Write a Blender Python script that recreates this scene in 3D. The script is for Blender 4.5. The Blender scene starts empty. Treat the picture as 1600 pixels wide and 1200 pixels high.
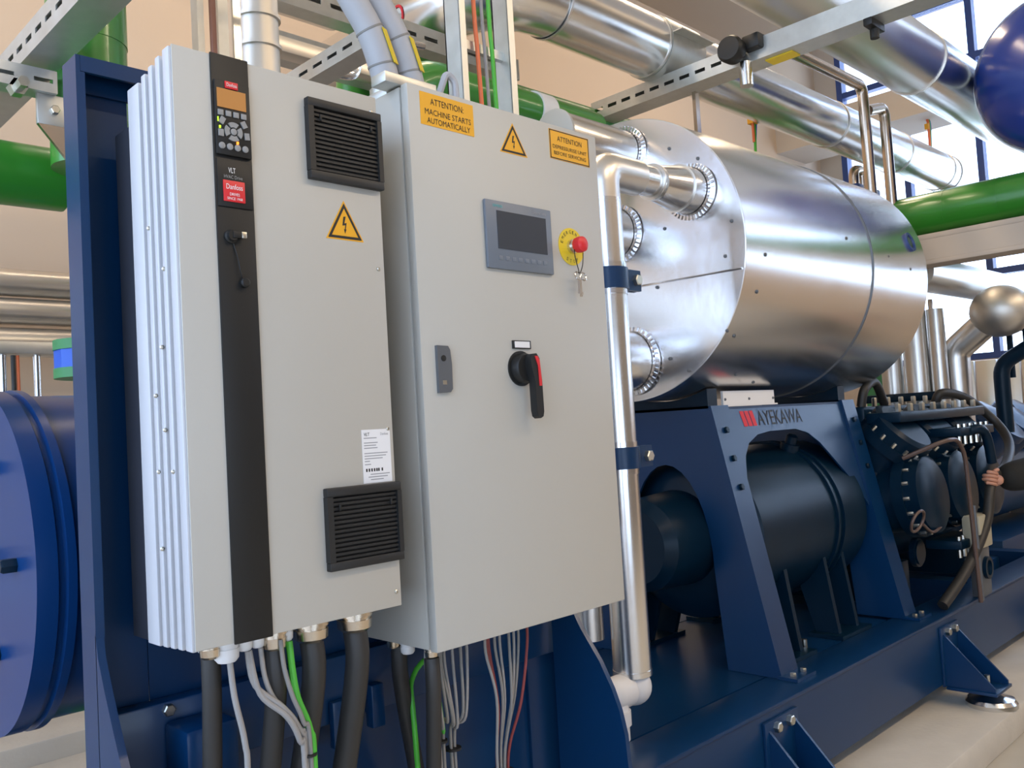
import bpy, bmesh, math, random
from mathutils import Vector, Matrix
random.seed(7)
PI = math.pi
scene = bpy.context.scene
col = scene.collection

# ------------------------------------------------------------------ camera, sky, exposure
cd = bpy.data.cameras.new('camera'); cam = bpy.data.objects.new('camera', cd); col.objects.link(cam)
cd.sensor_width = 36.0; cd.lens = 1382.4 * 36 / 1600; cd.clip_start = .02
cam.matrix_world = (Matrix.Translation((-.6393, -1.3969, 1.6003)) @ Matrix.Rotation(-.77996, 4, 'Z')
                    @ Matrix.Rotation(1.61966, 4, 'X') @ Matrix.Rotation(-.05888, 4, 'Z'))
scene.camera = cam
world = bpy.data.worlds.new('sky'); scene.world = world; world.use_nodes = True
wn = world.node_tree.nodes; wl = world.node_tree.links
bg = wn['Background']; tc = wn.new('ShaderNodeTexCoord'); sp = wn.new('ShaderNodeSeparateXYZ'); rp = wn.new('ShaderNodeValToRGB')
wl.new(tc.outputs['Generated'], sp.inputs[0]); wl.new(sp.outputs['Z'], rp.inputs[0]); wl.new(rp.outputs[0], bg.inputs[0])
rp.color_ramp.elements[0].position = 0.0; rp.color_ramp.elements[0].color = (.62, .77, 1.0, 1)
rp.color_ramp.elements[1].position = .9; rp.color_ramp.elements[1].color = (.36, .56, 1, 1)
bg.inputs[1].default_value = 8.0
vs = scene.view_settings; vs.view_transform = 'Standard'; vs.look = 'None'; vs.gamma = 1; vs.use_curve_mapping = False
vs.exposure = -.60
scene.cycles.max_bounces = 8; scene.cycles.diffuse_bounces = 4; scene.cycles.glossy_bounces = 5
scene.cycles.transparent_max_bounces = 12; scene.cycles.sample_clamp_indirect = 6; scene.cycles.use_denoising = True

XL, XR, YF, YB, ZC, ZF = -3.3, 10.0, -6.0, 3.6, 6.4, -.15     # inside faces of the hall

def area(name, loc, rot, sx, sy, power, color, portal=False):
    l = bpy.data.lights.new(name, 'AREA'); l.shape = 'RECTANGLE'; l.size = sx; l.size_y = sy; l.energy = power; l.color = color
    o = bpy.data.objects.new(name, l); o.location = loc; o.rotation_euler = rot; col.objects.link(o)
    if portal: l.cycles.is_portal = True
    return o
# daylight enters through the glazed walls: one portal for each glazing
area('daylight_portal', (XL - .12, -1.2, 3.1), (0, -PI / 2, 0), 5.0, 9.0, 1, (1, 1, 1), True)
area('daylight_portal', (XR + .12, -1.3, 4.1), (0, PI / 2, 0), 4.2, 9.0, 1, (1, 1, 1), True)
area('daylight_portal', (-.8, YF - .12, 1.2), (-PI / 2, 0, 0), 3.6, 1.8, 1, (1, 1, 1), True)
# unseen warm lamps added to brighten cabinet fronts and back wall; housings further down
FILL_LAMPS = [(1.2, -4.4), (4.4, -4.4), (7.6, -4.4), (-1.2, 1.9), (2.4, 1.9), (6.0, 1.9)]
for lx, ly in FILL_LAMPS:
    area('added_fill_light', (lx, ly, 5.765), (0, 0, 0), 2.3, .3, 85 if ly > 0 else 175, (1, .78, .55))

# ------------------------------------------------------------------ materials
def lin(h):
    h = h.lstrip('#'); c = [int(h[i:i + 2], 16) / 255 for i in (0, 2, 4)]
    return tuple((v / 12.92 if v <= .04045 else ((v + .055) / 1.055) ** 2.4) for v in c)
def mat(name, color, rough=.5, metal=0., var=0., scale=8., bump=0., bscale=None, stretch=None, coat=0., emit=None, es=0., spec=.5, rvar=0.):
    m = bpy.data.materials.new(name); m.use_nodes = True; n = m.node_tree.nodes; l = m.node_tree.links
    b = n['Principled BSDF']; c = lin(color) if isinstance(color, str) else color
    b.inputs['Base Color'].default_value = (*c, 1); b.inputs['Roughness'].default_value = rough; b.inputs['Metallic'].default_value = metal
    b.inputs['Specular IOR Level'].default_value = spec
    if coat: b.inputs['Coat Weight'].default_value = coat; b.inputs['Coat Roughness'].default_value = .12
    if emit: b.inputs['Emission Color'].default_value = (*lin(emit), 1); b.inputs['Emission Strength'].default_value = es
    if var or bump or rvar:
        t = n.new('ShaderNodeTexCoord'); mp = n.new('ShaderNodeMapping'); nz = n.new('ShaderNodeTexNoise')
        l.new(t.outputs['Object'], mp.inputs[0]); l.new(mp.outputs[0], nz.inputs[0])
        if stretch: mp.inputs['Scale'].default_value = stretch
        nz.inputs['Scale'].default_value = scale; nz.inputs['Detail'].default_value = 5
        if var:
            mx = n.new('ShaderNodeMix'); mx.data_type = 'RGBA'
            mx.inputs[6].default_value = (*[v * (1 - var) for v in c], 1); mx.inputs[7].default_value = (*[min(1, v * (1 + var)) for v in c], 1)
            l.new(nz.outputs[0], mx.inputs[0]); l.new(mx.outputs[2], b.inputs['Base Color'])
        if rvar:
            mr = n.new('ShaderNodeMapRange'); mr.inputs[3].default_value = max(.02, rough - rvar); mr.inputs[4].default_value = rough + rvar
            l.new(nz.outputs[0], mr.inputs[0]); l.new(mr.outputs[0], b.inputs['Roughness'])
        if bump:
            n2 = nz
            if bscale:
                n2 = n.new('ShaderNodeTexNoise'); n2.inputs['Scale'].default_value = bscale; l.new(mp.outputs[0], n2.inputs[0])
            bp = n.new('ShaderNodeBump'); bp.inputs['Strength'].default_value = bump; bp.inputs['Distance'].default_value = .01
            l.new(n2.outputs[0], bp.inputs['Height']); l.new(bp.outputs[0], b.inputs['Normal'])
    return m
M = {}
M['cab'] = mat('light grey enamel', (.445, .425, .37), .42, var=.02, scale=3)
M['ribs'] = mat('pale grey enamel', (.50, .50, .51), .35)
M['black'] = mat('black plastic', (.013, .013, .012), .45, spec=.35)
M['vent'] = mat('vent plastic', (.013, .013, .012), .5)
M['dark'] = mat('dark grey coated steel', (.022, .024, .032), .45)
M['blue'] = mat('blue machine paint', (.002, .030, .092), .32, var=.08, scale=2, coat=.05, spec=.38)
M['blued'] = mat('blue drum paint', (.003, .036, .14), .3, spec=.35)
M['blueb'] = mat('bright blue tank paint', (.006, .035, .24), .22, coat=.4)
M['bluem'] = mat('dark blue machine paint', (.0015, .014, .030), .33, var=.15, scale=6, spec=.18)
M['alu'] = mat('aluminium cladding', (.78, .765, .74), .24, 1, var=.03, scale=2.2, bump=.05, bscale=3, rvar=.05)
M['alub'] = mat('brushed aluminium sheet', (.74, .73, .735), .20, 1, bump=.55, scale=1.6, rvar=.05)
M['aluw'] = mat('weathered aluminium cladding', (.74, .71, .66), .33, 1, var=.06, scale=3, bump=.12, bscale=4, rvar=.06)
M['alud'] = mat('dull aluminium cladding', (.72, .68, .61), .48, 1, var=.05, scale=5, bump=.15, bscale=6)
M['copper'] = mat('reddish brown cable sheath', (.26, .10, .055), .45)
M['brownt'] = mat('brown coated tube', (.10, .06, .045), .4)
M['galv'] = mat('galvanised steel', (.60, .60, .56), .42, .85, var=.14, scale=22, rvar=.08)
M['chrome'] = mat('polished steel', (.75, .74, .72), .18, 1)
M['inox'] = mat('stainless tube', (.58, .50, .42), .22, 1)
M['steel'] = mat('zinc bolt', (.66, .64, .56), .3, 1)
M['brass'] = mat('nickel brass gland', (.72, .63, .50), .25, 1)
M['green'] = mat('green pipe paint', (.032, .22, .02), .3, coat=.35, var=.06, scale=2)
M['greenv'] = mat('green valve casting', (.05, .24, .08), .5)
M['bluev'] = mat('blue valve body', (.02, .11, .55), .45)
M['wall'] = mat('beige plaster wall', (.60, .47, .345), .9, var=.06, scale=.8, bump=.05, bscale=40)
M['wallf'] = mat('grey brown panel wall', (.20, .17, .14), .7, var=.05, scale=.8)
M['beam'] = mat('beige painted concrete beam', (.52, .44, .355), .85, var=.05, scale=2)
M['ceil'] = mat('pale ceiling', (.66, .60, .52), .9)
M['conc'] = mat('concrete floor', (.46, .415, .33), .8, var=.22, scale=2.4, bump=.12, bscale=30)
M['plinth'] = mat('light concrete plinth', (.58, .53, .44), .85, var=.16, scale=5, bump=.15, bscale=45)
M['mull'] = mat('blue window frame', (.03, .06, .20), .4)
M['orange'] = mat('amber label', (.75, .36, .01), .5)
M['yellow'] = mat('yellow tag', (.72, .52, .02), .5)
M['red'] = mat('red plastic', (.62, .02, .025), .4)
M['redcab'] = mat('orange red cable', (.72, .16, .05), .5)
M['white'] = mat('white label', (.75, .74, .72), .5)
M['pvc'] = mat('white plastic elbow', (.72, .70, .68), .45)
M['ink'] = mat('black ink', (.012, .011, .01), .6)
M['inkg'] = mat('grey ink', (.28, .28, .28), .6)
M['inkw'] = mat('white ink', (.8, .8, .8), .6)
M['inkred'] = mat('red ink', (.62, .02, .03), .6)
M['hmi'] = mat('grey panel bezel', (.14, .16, .185), .4)
M['hscr'] = mat('dark touch screen', (.045, .052, .062), .08)
M['teal'] = mat('teal ink', (.08, .42, .40), .6)
M['lcd'] = mat('amber lcd', (.42, .19, .05), .3, emit='c07a3a', es=.15)
M['key'] = mat('grey rubber key', (.26, .26, .25), .5)
M['ledg'] = mat('green led', (.4, .8, .05), .4, emit='b8f020', es=2.0)
M['ledo'] = mat('orange led', (.9, .35, .05), .4, emit='ff8a20', es=2.5)
M['lock'] = mat('dark grey zinc latch', (.13, .14, .15), .4, .4)
M['cabk'] = mat('black cable sheath', (.024, .022, .019), .5)
M['cabg'] = mat('grey cable sheath', (.28, .265, .245), .5)
M['cabd'] = mat('dark grey cable sheath', (.22, .21, .19), .5)
M['cabgr'] = mat('green cable sheath', (.07, .42, .03), .45)
M['cabr'] = mat('dark red cable sheath', (.22, .035, .03), .5)
M['cond'] = mat('grey conduit', (.40, .40, .41), .5)
M['skin'] = mat('skin', (.50, .24, .15), .5)
M['cloth'] = mat('black work jacket', (.010, .010, .008), .85, bump=.2, scale=30)
M['trous'] = mat('dark trousers', (.02, .022, .03), .85)
M['hair'] = mat('dark hair', (.02, .014, .01), .6)
M['olive'] = mat('beige box housing', (.42, .38, .27), .5)
M['tube'] = mat('added lamp housing white', (.7, .7, .68), .5)
gm = bpy.data.materials.new('window glass'); gm.use_nodes = True; n = gm.node_tree.nodes; l = gm.node_tree.links
n.remove(n['Principled BSDF']); tr = n.new('ShaderNodeBsdfTransparent'); gl = n.new('ShaderNodeBsdfGlossy'); gl.inputs['Roughness'].default_value = .02
mx = n.new('ShaderNodeMixShader'); mx.inputs[0].default_value = .06
l.new(tr.outputs[0], mx.inputs[1]); l.new(gl.outputs[0], mx.inputs[2]); l.new(mx.outputs[0], n['Material Output'].inputs[0]); M['glass'] = gm

# ------------------------------------------------------------------ mesh helpers
def basis(d):
    d = Vector(d).normalized(); u = Vector((0, 0, 1)) if abs(d.z) < .9 else Vector((1, 0, 0))
    a = d.cross(u).normalized(); return a, d.cross(a).normalized(), d
def bend(pts, r, n=6):
    """round the corners of a polyline with radius r"""
    P = [Vector(p) for p in pts]; out = [P[0]]
    for i in range(1, len(P) - 1):
        a, b, c = P[i - 1], P[i], P[i + 1]; u = (a - b); v = (c - b); k = min(r, u.length * .49, v.length * .49)
        p0 = b + u.normalized() * k; p2 = b + v.normalized() * k
        for j in range(n + 1):
            t = j / n; out.append(p0 * (1 - t) ** 2 + b * 2 * t * (1 - t) + p2 * t * t)
    out.append(P[-1]); return out
def spline(pts, n=6):
    P = [Vector(p) for p in pts]; out = []
    for i in range(len(P) - 1):
        p0 = P[max(0, i - 1)]; p1 = P[i]; p2 = P[i + 1]; p3 = P[min(len(P) - 1, i + 2)]
        for j in range(n):
            t = j / n
            out.append(.5 * ((2 * p1) + (p2 - p0) * t + (2 * p0 - 5 * p1 + 4 * p2 - p3) * t * t + (3 * p1 - p0 - 3 * p2 + p3) * t ** 3))
    out.append(P[-1]); return out
class MB:
    def __init__(s): s.v = []; s.f = []
    def add(s, vs, fs):
        o = len(s.v); s.v += [Vector(v) for v in vs]; s.f += [tuple(i + o for i in f) for f in fs]; return s
    def box(s, x0, x1, y0, y1, z0, z1, bev=0.):
        vs = [(x, y, z) for x in (x0, x1) for y in (y0, y1) for z in (z0, z1)]
        fs = [(0, 1, 3, 2), (4, 6, 7, 5), (0, 4, 5, 1), (2, 3, 7, 6), (0, 2, 6, 4), (1, 5, 7, 3)]
        if bev <= 0: return s.add(vs, fs)
        bm = bmesh.new(); bv = [bm.verts.new(v) for v in vs]
        for f in fs: bm.faces.new([bv[i] for i in f])
        bmesh.ops.bevel(bm, geom=bm.edges[:], offset=bev, segments=2, profile=.5, affect='EDGES')
        bm.verts.index_update(); s.add([v.co.copy() for v in bm.verts], [[v.index for v in f.verts] for f in bm.faces]); bm.free(); return s
    def lathe(s, o, d, prof, seg=32, ref=None, cap=True, a0=0., a1=2 * PI):
        a, b, d = basis(d); o = Vector(o); full = abs(a1 - a0 - 2 * PI) < 1e-6; m = seg if full else seg + 1
        vs = []
        for (t, r) in prof:
            for k in range(m):
                an = a0 + (a1 - a0) * k / seg; vs.append(o + d * t + a * (r * math.cos(an)) + b * (r * math.sin(an)))
        fs = []
        for i in range(len(prof) - 1):
            for k in range(seg):
                k2 = (k + 1) % m; fs.append((i * m + k, i * m + k2, (i + 1) * m + k2, (i + 1) * m + k))
        if cap and full:
            fs.append(tuple(range(m - 1, -1, -1))); fs.append(tuple((len(prof) - 1) * m + k for k in range(m)))
        return s.add(vs, fs)
    def cyl(s, p0, p1, r, r1=None, seg=20):
        p0 = Vector(p0); p1 = Vector(p1); r1 = r if r1 is None else r1
        return s.lathe(p0, p1 - p0, [(0, r), ((p1 - p0).length, r1)], seg)
    def tube(s, pts, r, seg=10):
        P = [Vector(p) for p in pts]; vs = []; fs = []; a = None
        for i, p in enumerate(P):
            t = (P[min(i + 1, len(P) - 1)] - P[max(0, i - 1)]).normalized()
            if a is None: a, b, _ = basis(t)
            a = (a - t * a.dot(t)).normalized(); b = t.cross(a)
            rr = r[i] if isinstance(r, (list, tuple)) else r
            for k in range(seg):
                an = 2 * PI * k / seg; vs.append(p + a * (rr * math.cos(an)) + b * (rr * math.sin(an)))
        for i in range(len(P) - 1):
            for k in range(seg):
                k2 = (k + 1) % seg; fs.append((i * seg + k, i * seg + k2, (i + 1) * seg + k2, (i + 1) * seg + k))
        fs.append(tuple(range(seg - 1, -1, -1))); fs.append(tuple((len(P) - 1) * seg + k for k in range(seg)))
        return s.add(vs, fs)
    def prism(s, poly, off):
        """poly: list of 3-D points in one plane; off: extrusion vector"""
        P = [Vector(p) for p in poly]; off = Vector(off); n = len(P)
        return s.add(P + [p + off for p in P], [tuple(range(n - 1, -1, -1)), tuple(range(n, 2 * n))] + [(i, (i + 1) % n, n + (i + 1) % n, n + i) for i in range(n)])
    def sphere(s, c, r, seg=16, rings=8, sc=(1, 1, 1)):
        c = Vector(c); vs = [c + Vector((0, 0, r * sc[2]))]
        for i in range(1, rings):
            t = PI * i / rings
            for k in range(seg):
                an = 2 * PI * k / seg; vs.append(c + Vector((r * sc[0] * math.sin(t) * math.cos(an), r * sc[1] * math.sin(t) * math.sin(an), r * sc[2] * math.cos(t))))
        vs.append(c - Vector((0, 0, r * sc[2]))); fs = []
        for k in range(seg): fs.append((0, 1 + k, 1 + (k + 1) % seg)); fs.append((len(vs) - 1, 1 + (rings - 2) * seg + (k + 1) % seg, 1 + (rings - 2) * seg + k))
        for i in range(rings - 2):
            for k in range(seg):
                k2 = (k + 1) % seg; fs.append((1 + i * seg + k, 1 + (i + 1) * seg + k, 1 + (i + 1) * seg + k2, 1 + i * seg + k2))
        return s.add(vs, fs)
    def build(s, name, m, parent=None, smooth=35, origin=None):
        pw = WL[parent] if parent is not None else Vector((0, 0, 0))
        if origin is None:
            if parent is None:
                lo = [min(v[i] for v in s.v) for i in range(3)]; hi = [max(v[i] for v in s.v) for i in range(3)]
                origin = Vector(((lo[0] + hi[0]) / 2, (lo[1] + hi[1]) / 2, lo[2]))
            else: origin = pw
        origin = Vector(origin)
        me = bpy.data.meshes.new(name); me.from_pydata([v - origin for v in s.v], [], s.f)
        bm = bmesh.new(); bm.from_mesh(me); bmesh.ops.recalc_face_normals(bm, faces=bm.faces[:]); bm.to_mesh(me); bm.free()
        if smooth:
            me.shade_smooth(); me.set_sharp_from_angle(angle=math.radians(smooth))
        me.materials.append(M[m]); o = bpy.data.objects.new(name, me); col.objects.link(o)
        o.location = origin - pw
        if parent is not None: o.parent = parent
        WL[o] = origin; return o
WL = {}
def tag(o, label=None, cat=None, group=None, kind=None):
    if label: o['label'] = label
    if cat: o['category'] = cat
    if group: o['group'] = group
    if kind: o['kind'] = kind
    return o
def thing(name, label, cat, loc, group=None):
    o = bpy.data.objects.new(name, None); col.objects.link(o); o.location = loc; o.empty_display_size = .05
    WL[o] = Vector(loc); return tag(o, label, cat, group)
def copies(src, locs, parent):
    """copies of a part that share its mesh; locs are offsets from the source"""
    for d in locs:
        c = src.copy(); col.objects.link(c); c.parent = parent; c.location = src.location + Vector(d); WL[c] = WL[src] + Vector(d)
def struct(mb, name, m, parent=None, smooth=35):
    o = mb.build(name, m, parent, smooth)
    if parent is None: o['kind'] = 'structure'
    return o
def text(name, s, cx, y, cz, w, h, m, parent, depth=.0006, map3=None):
    """flat lettering facing -Y, fitted into a w x h box centred on (cx, cz)"""
    cu = bpy.data.curves.new('t', 'FONT'); cu.body = s; cu.align_x = 'CENTER'; cu.extrude = 0; cu.resolution_u = 3
    t = bpy.data.objects.new('t', cu); col.objects.link(t)
    me = bpy.data.meshes.new_from_object(t.evaluated_get(bpy.context.evaluated_depsgraph_get()))
    xs = [v.co.x for v in me.vertices]; ys = [v.co.y for v in me.vertices]
    x0, x1, y0, y1 = min(xs), max(xs), min(ys), max(ys)
    f = map3 or (lambda u, v: Vector((cx + u, y - depth, cz + v)))
    vs = [f((v.co.x - (x0 + x1) / 2) / (x1 - x0) * w, (v.co.y - (y0 + y1) / 2) / (y1 - y0) * h) for v in me.vertices]
    mb = MB(); mb.add(vs, [tuple(p.vertices) for p in me.polygons])
    bpy.data.objects.remove(t); bpy.data.curves.remove(cu); bpy.data.meshes.remove(me)
    return mb.build(name, m, parent, smooth=0)
def hexbolt(p, d, r, h=None):
    h = h or r * 1.1; a, b, dd = basis(d); return MB().lathe(p, d, [(0, r), (h * .85, r), (h, r * .82)], 6)

# ================================================================== THE SETTING
fl = struct(MB().box(XL - .3, XR + .3, YF - .3, YB + .3, ZF - .2, ZF), 'floor', 'conc')
struct(MB().box(-1.5, 8.0, .15, 2.15, ZF, 0, .012), 'trim_1', 'plinth')
struct(MB().box(-3.2, 1.6, 3.1, YB, ZF, .30, .012), 'trim_2', 'plinth')
struct(MB().box(-3.2, 1.6, 2.78, 3.098, ZF, .20, .012), 'trim_3', 'plinth')
struct(MB().box(-1.5, 8.0, -.75, -.35, ZF, -.09, .01), 'trim_4', 'plinth')
wb = struct(MB().box(XL - .3, XR + .3, YB, YB + .3, ZF, ZC), 'wall_back', 'wall')
struct(MB().box(XL - .3, XR + .3, YF - .3, YB + .3, ZC, ZC + .2), 'ceiling', 'ceil')
def framed(name, axis, c, u0, u1, w0, w1, us, ws, t=.06, d=.10, m='mull'):
    """glazing in the plane axis = c spanning u0..u1 and w0..w1; bars at us (uprights) and ws (transoms); each pane and bar is a part"""
    def bx(ua, ub, wa, wb_, da, db): return MB().box(c + da, c + db, ua, ub, wa, wb_) if axis == 'x' else MB().box(ua, ub, c + da, c + db, wa, wb_)
    loc = (c, (u0 + u1) / 2, w0) if axis == 'x' else ((u0 + u1) / 2, c, w0)
    w = bpy.data.objects.new(name, None); col.objects.link(w); w.location = loc; WL[w] = Vector(loc); w['kind'] = 'structure'
    US = [u0 + t / 2] + us + [u1 - t / 2]; WS = [w0 + t / 2] + ws + [w1 - t / 2]
    for u in US: bx(u - t / 2, u + t / 2, w0, w1, -d / 2, d / 2).build('mullion', m, w)
    for k in WS: bx(u0 + .001, u1 - .001, k - t / 2, k + t / 2, -d / 2 + .006, d / 2 - .006).build('transom', m, w)
    for i in range(len(US) - 1):
        for j in range(len(WS) - 1):
            bx(US[i] + t / 2, US[i + 1] - t / 2, WS[j] + t / 2, WS[j + 1] - t / 2, -.006, .006).build('pane', 'glass', w, 0)
    return w
# right end wall (far): sill wall, glazing, beam
struct(MB().box(XR, XR + .3, YF, YB, ZF, 2.05), 'wall_right', 'wall')
struct(MB().box(XR, XR + .3, 3.32, YB, 2.05, ZC), 'trim_5', 'beam')
struct(MB().box(XR, XR + .3, YF, 3.32, 6.2, ZC), 'trim_6', 'beam')
struct(MB().box(XR, XR + .3, YF, -5.8, 2.05, 6.2), 'trim_7', 'beam')
framed('window_1', 'x', XR + .05, -5.8, 3.32, 2.05, 6.2, [2.55, 1.75, .9, 0, -.9, -1.8, -2.7, -3.6, -4.6], [3.0, 3.95, 5.45], .07, .12)
struct(MB().box(8.9, 9.6, YF, YB, 4.62, 4.95), 'trim_8', 'beam')
# left wall with tall glazing
struct(MB().box(XL - .3, XL, YF, YB, ZF, .6), 'wall_left', 'wall')
struct(MB().box(XL - .3, XL, YF, YB, 5.6, ZC), 'trim_9', 'wall')
struct(MB().box(XL - .3, XL, 3.3, YB, .6, 5.6), 'trim_10', 'wall')
struct(MB().box(XL - .3, XL, YF, -5.7, .6, 5.6), 'trim_11', 'wall')
framed('window_2', 'x', XL - .05, -5.7, 3.3, .6, 5.6, [-4.2, -2.7, -1.2, .3, 1.8], [2.2, 3.9], .07, .12)
# wall behind the camera
struct(MB().box(1.0, XR, YF - .3, YF, ZF, ZC), 'wall_front', 'wallf')
struct(MB().box(XL, -2.6, YF - .3, YF, ZF, ZC), 'trim_12', 'wallf')
struct(MB().box(-2.6, 1.0, YF - .3, YF, 2.1, ZC), 'trim_13', 'wallf')
struct(MB().box(-2.6, 1.0, YF - .3, YF, ZF, .3), 'trim_14', 'wallf')
framed('added_window', 'y', YF - .05, -2.6, 1.0, .3, 2.1, [-1.4, -.2], [], .07, .12)  # unseen window, added and sized for the light on the cabinet fronts
for i, (lx, ly) in enumerate(FILL_LAMPS):  # housings for the added fill lamps, out of view
    names = ['leftmost of the front row', 'in the middle of the front row', 'nearest the far glazing in the front row', 'nearest the left glazing along the back wall', 'in the middle along the back wall', 'nearest the far glazing along the back wall']
    t = thing('added_fill_lamp', 'long white added fill lamp ' + names[i], 'lamp', (lx, ly, 5.77), 'added fill lamps')
    MB().box(lx - 1.25, lx + 1.25, ly - .2, ly + .2, 5.77, 5.84, .01).build('housing', 'tube', t)
    rod = MB().cyl((lx - 1, ly, 5.84), (lx - 1, ly, ZC), .008, seg=8).build('rod', 'galv', t); copies(rod, [(2, 0, 0)], t)

# ================================================================== MOUNTING FRAME (blue)
F = thing('mounting_frame', 'dark blue steel mounting frame with channel post behind the two cabinets', 'frame', (.55, .35, 0))
for x0, flip in ((-.062, 1), (1.19, -1)):
    mb = MB(); w = .115 * flip
    xa, xb = sorted((x0, x0 + w))
    mb.box(xa, xb, .342, .35, .0, 2.335)                                   # web
    xo = sorted((x0, x0 + .008 * flip)); mb.box(xo[0], xo[1], .28, .342, .0, 2.335)
    mb.build('channel_post', 'blue', F)
    lip = sorted((x0 + .008 * flip, x0 + .016 * flip)); MB().box(lip[0], lip[1], .28, .292, .0, 2.304).build('post_lip', 'blue', F)
MB().box(-.0535, 1.1815, .28, .3415, 2.327, 2.335).box(-.0535, 1.1815, .333, .341, 2.285, 2.327).box(-.0535, 1.1815, .28, .288, 2.305, 2.327).build('top_channel', 'blue', F)
MB().box(.055, 1.073, .343, .349, 1.118, 2.17).build('back_panel', 'blue', F)
MB().box(-.05, 1.18, .30, .34, .98, 1.12, .004).build('cross_beam', 'blue', F)
MB().box(-.05, 1.18, .352, .36, .30, 1.0).build('lower_panel', 'blue', F)
def gusset(x):
    pts = [(x, y, z) for y, z in ((.283, 1.28), (.272, 1.232), (.247, 1.18), (.214, 1.12), (.180, 1.062), (.122, .985), (.086, .92), (.066, .87), (.052, .81), (.046, .72), (.045, 0), (.283, 0))]
    return MB().prism(pts, (.014, 0, 0))
for x in (-.062, 1.12): gusset(x).build('gusset', 'blue', F)
MB().box(.06, .165, .20, .299, .95, 1.085, .012).build('bracket_box', 'blue', F)
MB().box(.515, .55, .27, .299, .95, 1.045, .004).box(.42, .47, .28, .299, .93, 1.03, .004).build('hook_bracket', 'blue', F)
for p in ((.07, .2995, 1.105),): hexbolt(p, (0, -1, 0), .012).build('bolt', 'steel', F)

# ================================================================== DRIVE UNIT
D = thing('drive_unit', 'tall light grey frequency drive with ribbed side and black keypad strip', 'drive', (.2, .13, 1.27))
MB().box(.034, .408, .0035, .178, 1.27, 2.27, .003).build('body', 'cab', D)
MB().box(-.006, .408, 0, .004, 1.27, 2.27, .0015).build('front_panel', 'cab', D)
MB().box(.012, .40, .18, .30, 1.255, 2.20, .002).build('heat_sink', 'dark', D)
for i, (ya, yb, zt) in enumerate(((.131, .180, 2.246), (.101, .119, 2.252), (.072, .089, 2.258), (.042, .060, 2.264), (.0045, .030, 2.268))):
    MB().box(-.010, .034, ya, yb, 1.262 + i * .0015, zt, .003).build('side_rib', 'ribs', D)
rv = MB().sphere((-.0105, .052, 1.90), .004, 8, 5).build('rivet', 'steel', D)
copies(rv, [(0, .02, -.13), (0, .02, -.27), (0, .052, -.21), (0, .0525, -.34), (0, -.005, -.34), (0, .05, -.47), (0, .055, .08)], D)
MB().box(.060, .130, -.004, .0005, 1.268, 2.272, .001).build('front_strip', 'black', D)
KP = MB().box(.0625, .1275, -.010, -.0035, 2.094, 2.224, .002).build('keypad', 'black', D)
MB().box(.066, .119, -.0115, -.0098, 2.176, 2.209).build('screen', 'lcd', KP, 0)
MB().box(.081, .105, -.0122, -.0098, 2.211, 2.2235, .0008).build('badge', 'red', KP)
text('badge_lettering', 'Danfoss', .093, -.0122, 2.2173, .019, .006, 'inkw', KP)
for k in range(4): MB().box(.066 + k * .0142, .0765 + k * .0142, -.0125, -.0098, 2.1615, 2.1715, .0012).build('button', 'key', KP)
for k in range(4): MB().lathe((.0715 + k * .0143, -.0098, 2.109), (0, -1, 0), [(0, .0057), (.0022, .0057), (.003, .004)], 16).build('button', 'key', KP)
MB().lathe((.0935, -.0098, 2.136), (0, -1, 0), [(0, .0058), (.0028, .0058), (.0034, .004)], 16).build('button', 'key', KP)
for k in range(4):
    mb = MB(); a0 = PI / 4 + k * PI / 2 + .16; ring = []
    for j in range(9): an = a0 + (PI / 2 - .32) * j / 8; ring.append((.0935 + .0165 * math.cos(an), -.0098, 2.136 + .0165 * math.sin(an)))
    for j in range(8, -1, -1): an = a0 + (PI / 2 - .32) * j / 8; ring.append((.0935 + .0078 * math.cos(an), -.0098, 2.136 + .0078 * math.sin(an)))
    mb.prism(ring, (0, -.0027, 0)).build('button', 'key', KP)
for (x, z, s) in ((.0735, 2.153, -.5), (.1135, 2.152, .5), (.1185, 2.132, .1), (.0705, 2.131, 0)):
    mb = MB(); c, sn = math.cos(s), math.sin(s)
    mb.prism([(x + u * c - v * sn, -.0098, z + u * sn + v * c) for u, v in ((-.0045, -.006), (.0045, -.006), (.0045, .006), (-.0045, .006))], (0, -.0026, 0)).build('button', 'key', KP)
MB().box(.0655, .0668, -.0118, -.0098, 2.150, 2.158).box(.0675, .0700, -.0127, -.0098, 2.1385, 2.143).build('status_light', 'ledg', KP)
MB().box(.0985, .1015, -.0135, -.0098, 2.115, 2.1195).build('status_light', 'ledo', KP)
NP = MB().box(.0625, .1275, -.0065, -.0035, 2.005, 2.088, .001).build('name_plate', 'black', D)
text('lettering', 'VLT', .0895, -.0065, 2.069, .013, .009, 'inkw', NP)
text('lettering', 'HVAC Drive', .0915, -.0065, 2.0575, .034, .006, 'inkg', NP)
MB().box(.072, .112, -.0085, -.006, 2.014, 2.051, .001).build('badge', 'red', NP)
text('badge_lettering', 'Danfoss', .092, -.0085, 2.040, .030, .009, 'inkw', NP)
text('badge_lettering', 'DRIVES', .092, -.0085, 2.027, .018, .005, 'inkw', NP)
text('badge_lettering', 'SINCE 1968', .092, -.0085, 2.0195, .028, .0045, 'inkw', NP)
US = MB().lathe((.083, -.0035, 1.954), (0, -1, 0), [(0, .012), (.004, .012), (.006, .009), (.012, .0085)], 20).box(.082, .098, -.017, -.009, 1.950, 1.961, .001).build('service_port', 'black', D)
MB().box(.0975, .1065, -.018, -.008, 1.9505, 1.9615, .0008).build('plug_tip', 'steel', US)
MB().tube(spline([(.087, -.0045, 1.944), (.092, -.008, 1.92), (.096, -.009, 1.895), (.102, -.005, 1.879)]), .0012, 6).build('retaining_strap', 'black', D)
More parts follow.
